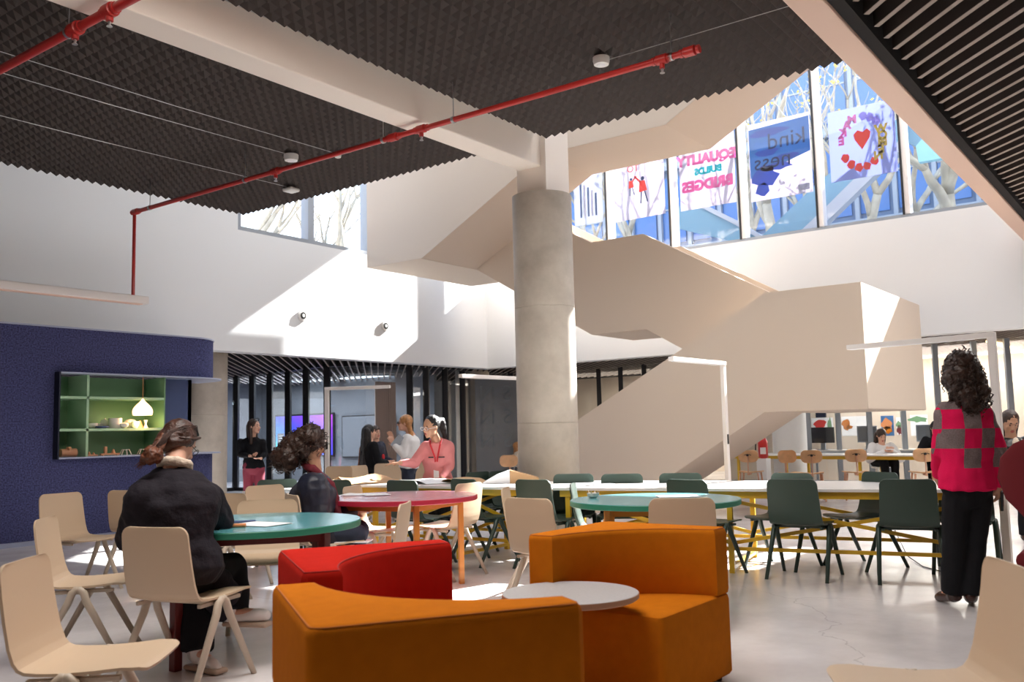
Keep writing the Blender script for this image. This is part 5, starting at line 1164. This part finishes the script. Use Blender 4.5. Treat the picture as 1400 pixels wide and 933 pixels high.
vols=[(A(0,-.03,.045),.112),(A(0,-.08,.0),.11),(A(.0,-.13,-.06),.11),(A(-.03,-.17,-.13),.10),(A(.04,-.14,-.15),.10),(A(.02,-.21,-.17),.075),(A(.06,-.04,-.06),.06)]
b=B(); [b.ell(c,(r,)*3) for c,r in vols]; h=hair_obj(o,root,b,'hair_br',disp=.02,dscale=.035); curls(o,root,vols,'hair_br',520,8,parent=h,drop=.6)
b=B(); ps=[A(0,.00,-.16),A(.03,.07,-.17),J['sh']+RT*.12+V((0,0,-.02)),J['ch']+RT*.17,J['wa']+RT*.19,J['wa']+RT*.17-V((0,0,.10))]
for p_,q_ in zip(ps,ps[1:]): b.cap(p_,.035,q_,.032)
obj('scarf',organic(b,'scarf',.009,1,.5,disp=.008,dscale=.04,org=root),'maroon',o)
b=B(); b.lathe(A(.04,-.11,.03),[(.03,-.01),(.04,0),(.03,.012)],14,axis=tuple(A(0,-1,.2)-A(0,0,0))); obj('hair_tie',b,'teal',h)
b=B(); q=J['wr']+RT*.14-UPV*.005; b.box(q,(.26,.18,.008),rz(5)); tag(obj('tablet',b,'paper',bevel=.002,org=q),'thin tablet held on the lap of the curly haired woman','tablet')
# --- 4 woman in black shirt and wine trousers, standing at the far left
D=14.8
def st(px,D,H,x0=0): pass
J=dict(pe=a5(347,640,D),wa=a5(346,627,D),ch=a5(344,611,D),sh=a5(344,600.5,D),nk=a5(345,597,D),hd=a5(347.5,583.5,D),
 sl=a5(329,605,D),el=a5(328,622,D-.0),wl=a5(342,624,D-.28),sr=a5(359,605,D),er=a5(362,621,D-.05),wr=a5(357,627,D-.26),
 hl=a5(340,644,D),kl=a5(339,668,D),al=a5(339,696,D),hr=a5(354,644,D),kr=a5(355,668,D),ar=a5(356,696,D),rt=RT*1.0+FW*.1,fw=RT*.9-FW*.3,up=UPV)
# she faces the camera
J['rt']=-RT; 
for a_,b_ in (('sl','sr'),('el','er'),('wl','wr'),('hl','hr'),('kl','kr'),('al','ar')): J[a_],J[b_]=J[b_],J[a_]
for s in 'lr': J['a'+s]=Z(J['a'+s],.09); J['t'+s]=Z(J['a'+s],.045)-FW*.13
o,A,m,root=person('woman in black shirt and wine red trousers standing before the dark glazed wall',Z(J['pe'],0),J,'skin','blackwool','wine',('boot',),vox=.014,hs=1.05,top_t=.012,hem=1.0,sleeve=.9,handsL=(-RT*.5-FW*.6,UPV,.5),handsR=(RT*.6-FW*.5,UPV,.5))
b=B(); b.ell(A(0,-.02,.035),(.088,.1,.095),m); b.cap(A(-.06,-.04,0),.045,A(-.075,.0,-.25),.03); b.cap(A(.06,-.04,0),.045,A(.085,.0,-.25),.03); b.cap(A(0,-.08,0),.06,A(0,-.08,-.24),.05); hair_obj(o,root,b,'hair_br',disp=.004,dscale=.02)
b=B(); b.tube([A(-.085,.0,.06),A(-.06,.05,.11),A(0,.06,.13),A(.06,.05,.11),A(.085,.0,.06)],.006,6); obj('sunglasses',b,'darkmetal',o)
q=(J['wl']+J['wr'])/2-FW*.12; b=B(); b.box(q,(.15,.075,.012),rz(0)); tag(obj('phone',b,'darkmetal',bevel=.003,org=q),'black phone held in both hands by the woman in wine red trousers','phone')
# --- 5 two students seated before the glass
def seated(px,py,D,face_dir,lab,topm,hairm,skin='skin',botm='blackwool',hs=1,lean=0,arms='lap',vox=.014,turn=None,zs=.5,tt=.025,longhair=True,hairlen=.35):
    hd=ad(px,py,D); f=V(face_dir).normalized(); t=V(turn).normalized() if turn is not None else f; r=V((t.y,-t.x,0)).normalized(); base=Z(hd,0)-t*lean
    zt=hd.z; pe=base+V((0,0,zs+.07)); k=(zt-.14-(zs+.07)); nk=pe+V((0,0,k))+t*lean*.92; wa=pe.lerp(nk,.3); chs=pe.lerp(nk,.68); sh=pe.lerp(nk,.90)
    J=dict(pe=pe,wa=wa,ch=chs,sh=sh,nk=nk,hd=hd,rt=r,fw=f,up=UPV+t*lean*5)
    for s,sg in (('l',-1),('r',1)):
        J['s'+s]=sh+r*sg*.165-V((0,0,.03))
        if arms=='lap': J['e'+s]=J['s'+s]+r*sg*.06-V((0,0,.25))+t*.06; J['w'+s]=J['e'+s]+t*.2-r*sg*.13-V((0,0,.03))
        else: J['e'+s]=J['s'+s]*1+r*sg*.12+t*.12-V((0,0,.22)); J['w'+s]=Z(J['s'+s]+t*.30-r*sg*.10,.755)
        J['h'+s]=pe+r*sg*.09-V((0,0,.02)); J['k'+s]=J['h'+s]+t*.42; J['a'+s]=Z(J['k'+s]-t*.02,.09); J['t'+s]=Z(J['a'+s],.045)+t*.13
    o,A,m,root=person(lab,base,J,skin,topm,botm,('boot',),vox=vox,hs=hs,top_t=tt)
    b=B(); b.ell(A(0,-.022,.035),(.088,.1,.096),m)
    if longhair:
        for sx in (-1,0,1): b.cap(A(sx*.06,-.05,.0),.048,A(sx*.075,-.07+(.05 if sx else -.02),-hairlen),.03)
    hair_obj(o,root,b,hairm,disp=.004,dscale=.02); return o,A,m,root,J
def stool_under(base,lab,grp=None,m='whiteplastic',zs=.47):
    o=empty('stool',Z(base,0)); tag(o,lab,'stool',grp); b=B(); b.lathe((base.x,base.y,zs-.03),[(.15,0),(.165,.01),(.165,.025),(.15,.03)],24); obj('seat',b,m,o,auto=40)
    for k in range(4): a=PI/4+k*PI/2; b=B(); b.tube([(base.x+.09*math.cos(a),base.y+.09*math.sin(a),zs-.03),(base.x+.16*math.cos(a),base.y+.16*math.sin(a),0)],[.014,.011],8); obj('leg',b,m,o,smooth=True)
o,A,m,root,J=seated(514,592,16.2,-RT*.2-FW*1+RT*1.1,'student in a dark school jumper with tied hair, seated behind the black haired one','navyside','hair_br',turn=RT-FW*.4,longhair=False); stool_under(J['pe'],'white stool under the student in the dark jumper')
b=B(); b.ell(J['ch']+J['rt']*0+(RT-FW*.4).normalized()*.14+UPV*-.1,(.03,.03,.05)); obj('badge',b,'redcloth',o)
o,A,m,root,J=seated(505.5,591,15.0,RT*1.0+FW*.55,'student with very long black hair in a black jumper, seated with back half turned','blackwool','hair_bl',turn=RT*.9+FW*.5,zs=.48); stool_under(J['pe'],'white stool under the black haired student')
b=B(); 
for k in range(5): b.cap(A(-.06+.03*k,-.07,.03),.05,A(-.10+.04*k,-.12,-.62),.035)
obj('long_hair',organic(b,'lh',.014,1,.5,disp=.008,dscale=.03,org=root),'hair_bl',o)
b=B(); b.cap(A(-.11,-.11,-.25),.03,A(-.13,-.14,-.62),.03); obj('hair_ends',organic(b,'le',.012,1,.5,disp=.006,dscale=.03,org=root),'hair_red',o)
# --- 6 blonde woman in a white sweater, standing in profile facing left
D=13.4
J=dict(pe=a5(559,640,D),wa=a5(560,628,D),ch=a5(561,611,D),sh=a5(562,598,D),nk=a5(561,593,D),hd=a5(553,579,D),
 sl=a5(557,601,D-.13),el=a5(551,620,D-.2),wl=a5(540,610,D-.2),sr=a5(562,601,D+.13),er=a5(553,622,D+.05),wr=a5(538,604,D+.0),
 hl=a5(558,645,D-.08),kl=a5(556,672,D-.08),al=a5(557,703,D-.08),hr=a5(560,645,D+.08),kr=a5(560,672,D+.08),ar=a5(562,703,D+.08),rt=FW,fw=-RT-FW*.1-UPV*.15,up=UPV)
for s in 'lr': J['a'+s]=Z(J['a'+s],.09); J['t'+s]=Z(J['a'+s],.045)-RT*.13
o,A,m,root=person('blonde woman in a white sweater and dark shorts gesturing, in profile facing left',Z(J['pe'],0),J,'skin','whiteknit','denim',('shoe','sole'),vox=.014,hs=1.0,top_t=.028,sleeve=1.0,barelegs=True,handsL=(-RT*.5+UPV*.8,FW,.25),handsR=(-RT*.4+UPV*.9,-FW,.2))
b=B(); b.ell(A(0,-.025,.035),(.088,.1,.096),m)
for k in range(5): b.cap(A(-.07+.035*k,-.05,.02),.04,A(-.07+.035*k,-.13,-.30),.028)
hair_obj(o,root,b,'hair_blond',disp=.005,dscale=.02)
b=B(); b.box(A(.0,.088,.006),(.13,.02,.022),math.atan2(FW.y,FW.x)+0); obj('glasses',b,'darkmetal',o)
b=B(); w_=J['wl']; b.tube([w_-(w_-J['el']).normalized()*.02,w_-(w_-J['el']).normalized()*.05],.036,12); obj('bracelet',b,'maroon',o)
b=B(); b.box(J['wl']+V((0,0,.05))+RT*.05,(.14,.02,.2),rz(0)+.2,Matrix.Rotation(.7,3,'Y')); tag(obj('clipboard',b,'mullion_grey',org=J['wl']),'grey clipboard held up by the blonde woman','clipboard')
# --- 7 woman in the pink sweatshirt leaning over the table
D=10.6
J=dict(pe=a5(598,660,D+.15),wa=a5(598,645,D+.1),ch=a5(598,625,D),sh=a5(598,606,D-.02),nk=a5(596,601,D-.04),hd=a5(589,584,D-.12),
 sr=a5(582,612,D-.0),er=a5(566,634,D-.15),wr=a5(548,633,D-.35),sl=a5(613,611,D),el=a5(615,637,D-.05),wl=a5(605,652,D-.25),
 hl=a5(606,668,D+.15),kl=a5(608,710,D+.15),al=a5(608,740,D+.2),hr=a5(590,668,D+.15),kr=a5(590,710,D+.15),ar=a5(590,740,D+.2),rt=-RT+FW*.15,fw=-FW*.8-RT*.75-UPV*.45,up=UPV-FW*.25-RT*.1)
for s in 'lr': J['a'+s]=Z(J['a'+s],.09); J['t'+s]=Z(J['a'+s],.045)-FW*.13
o,A,m,root=person('woman with a dark ponytail in a pink sweatshirt and red lanyard, reaching over the papers',Z((J['al']+J['ar'])/2,0),J,'skin2','pink','blackwool',('boot',),vox=.012,hs=1.06,top_t=.018,sleeve=.95,handsR=(-RT*1-UPV*.05,-UPV,.15),handsL=(-UPV*1-RT*.2,RT*.5+FW*.5,.4))
b=B(); b.ell(A(0,-.028,.038),(.088,.098,.095),m); b.cap(A(0,-.09,.04),.045,A(0,-.16,.02),.05); b.cap(A(0,-.16,.02),.05,A(0,-.19,-.16),.03); hair_obj(o,root,b,'hair_bl',disp=.008,dscale=.025)
b=B()
for sx in (-1,1):
    cc=A(sx*.032,.100,.004); b.tube([cc+m@V((.025*math.cos(k*PI/6),0,.021*math.sin(k*PI/6))) for k in range(13)],.0025,6); b.tube([A(sx*.057,.095,.006),A(sx*.08,.0,.0)],.0025,6)
obj('glasses',b,'paper',o)
b=B(); f=-FW; nn=J['nk']; lo=J['wa']-FW*.155+V((0,0,.03))
for sx in (-1,1): b.tube([nn+RT*sx*.07-FW*.02,nn+RT*sx*.055-FW*.11-UPV*.06,J['ch']-FW*.158+RT*sx*.015,lo],.010,6,flat=.5)
obj('lanyard',b,'redcloth',o); b=B(); b.box(lo-V((0,0,.05)),(.06,.012,.09),rz(0)); obj('badge',b,'paper',o)
b=B(); b.box(J['ch']-FW*.150+UPV*.0+RT*.05,(.09,.006,.014),rz(0)); b.box(J['ch']-FW*.150-RT*.06,(.06,.006,.014),rz(0)); obj('chest_print',b,'darkmetal',o)
# --- 8 seated people at the rear
o,A,m,root,J=seated(1205,596,16.5,-FW-UPV*.8,'woman with long dark hair in a white top, seated looking down at the rear table','whiteknit','hair_br',turn=-FW,lean=.12,arms='table'); stool_under(J['pe'],'stool under the woman in white at the rear table')
q=(J['wl']+J['wr'])/2-FW*.1; b=B(); b.box(q+V((0,0,.03)),(.15,.08,.012),rz(0)); tag(obj('phone',b,'paper',org=q),'phone in the hands of the woman in white','phone')
o,A,m,root,J=seated(1279,586,15.9,-FW-RT*.8-UPV*.6,'person in a dark jacket half hidden behind the checked sweater at the rear table','blackwool','hair_bl',turn=-FW-RT*.5,lean=.1,arms='table'); stool_under(J['pe'],'stool under the person in the dark jacket')
o,A,m,root,J=seated(1381,578,9.6,-FW-UPV*1.5-RT*.2,'dark haired woman in a black leather jacket looking down at the right edge','leather','hair_br',turn=-FW,lean=.1,arms='table',vox=.012,hs=1.05,skin='skin2',tt=.03); stool_under(J['pe'],'stool under the woman in the leather jacket')
b=B(); b.ell(J['ch']-FW*.12-V((0,0,.02)),(.07,.05,.17)); obj('pale_shirt',b,'fleece',o,smooth=True)
o,A,m,root,J=seated(708,612,21.3,RT,'figure in a cream coat seated inside the glazed room, mostly hidden by the column','fleece','hair_blond',turn=RT,tt=.05,vox=.018); stool_under(J['pe'],'stool under the figure in cream')
# ------------------------------------------------------------- light
w=bpy.data.worlds.new('world'); sc.world=w; w.use_nodes=True; nt=w.node_tree; nt.nodes.clear()
o=nt.nodes.new('ShaderNodeOutputWorld'); bg=nt.nodes.new('ShaderNodeBackground'); tc=nt.nodes.new('ShaderNodeTexCoord'); sx=nt.nodes.new('ShaderNodeSeparateXYZ'); cr=nt.nodes.new('ShaderNodeValToRGB')
nt.links.new(tc.outputs['Generated'],sx.inputs[0]); nt.links.new(sx.outputs['Z'],cr.inputs['Fac'])
cr.color_ramp.elements[0].position=0; cr.color_ramp.elements[0].color=(1,.93,.86,1)
cr.color_ramp.elements[1].position=.6; cr.color_ramp.elements[1].color=(.50,.68,1,1)
e=cr.color_ramp.elements.new(.15); e.color=(.85,.92,1,1)
nt.links.new(cr.outputs['Color'],bg.inputs['Color']); bg.inputs['Strength'].default_value=WORLD
nt.links.new(bg.outputs[0],o.inputs[0])
sd=bpy.data.lights.new('sun','SUN'); sd.energy=SUN; sd.angle=R(.53); sd.color=(1,.95,.88)
so=bpy.data.objects.new('sun',sd); COL.objects.link(so); so.rotation_euler=V(SUNDIR).to_track_quat('-Z','Y').to_euler()
q=FW*4.3-RT*.7
b=B(); b.b2((q.x-1.85,q.y-1.45,4.505),(q.x+1.85,q.y+1.45,4.535)); o=obj('ceiling_light',b,'whiteplastic',org=(q.x,q.y,4.505)); tag(o,'large flat white ceiling light panel above the sofas, out of view','ceiling light')  # housing added around the fill lamp over the sofas
def area(name,loc,size,power,col,rot=(0,0,0)):
    l=bpy.data.lights.new(name,'AREA'); l.shape='RECTANGLE'; l.size,l.size_y=size; l.energy=power; l.color=col
    q=bpy.data.objects.new(name,l); COL.objects.link(q); q.location=loc; q.rotation_euler=rot; return q
area('atrium_skylight',(12.6,5.5,8.9),(7,13),ATRIUM_FILL,(.95,.97,1))  # unseen fill added to brighten the atrium; the roof has no glazing
q=FW*4.3-RT*.7; area('ceiling_panel_lamp',(q.x,q.y,4.50),(3.6,2.8),SOFA_FILL,(1,.95,.9),(0,0,0))  # unseen fill lamp added above the frame to brighten floor and furniture
area('slat_ceiling_lamp',(11.5,.2,4.0),(6,2),SLAT_FILL,(1,.95,.9))  # unseen fill lamp added under the slats, without a fixture
area('room_lamp',(21.5,2.5,2.75),(4,8),RL,(1,.95,.88))
area('room_lamp',(15.6,18.8,2.75),(2.5,5),260,(.9,.95,1))
area('room_lamp',(22,12.5,2.75),(3,3),120,(1,.9,.75))
sc.view_settings.view_transform='Standard'; sc.view_settings.look='None'; sc.view_settings.gamma=1; sc.view_settings.exposure=EXPO
sc.view_settings.use_curve_mapping=False
sc.cycles.max_bounces=8; sc.cycles.diffuse_bounces=5; sc.cycles.transparent_max_bounces=16; sc.cycles.sample_clamp_indirect=8
sc.cycles.caustics_reflective=False; sc.cycles.caustics_refractive=False
for o in list(bpy.data.objects):
    if '_o' in o.keys(): del o['_o']
#added housing of the sofa fill lamp
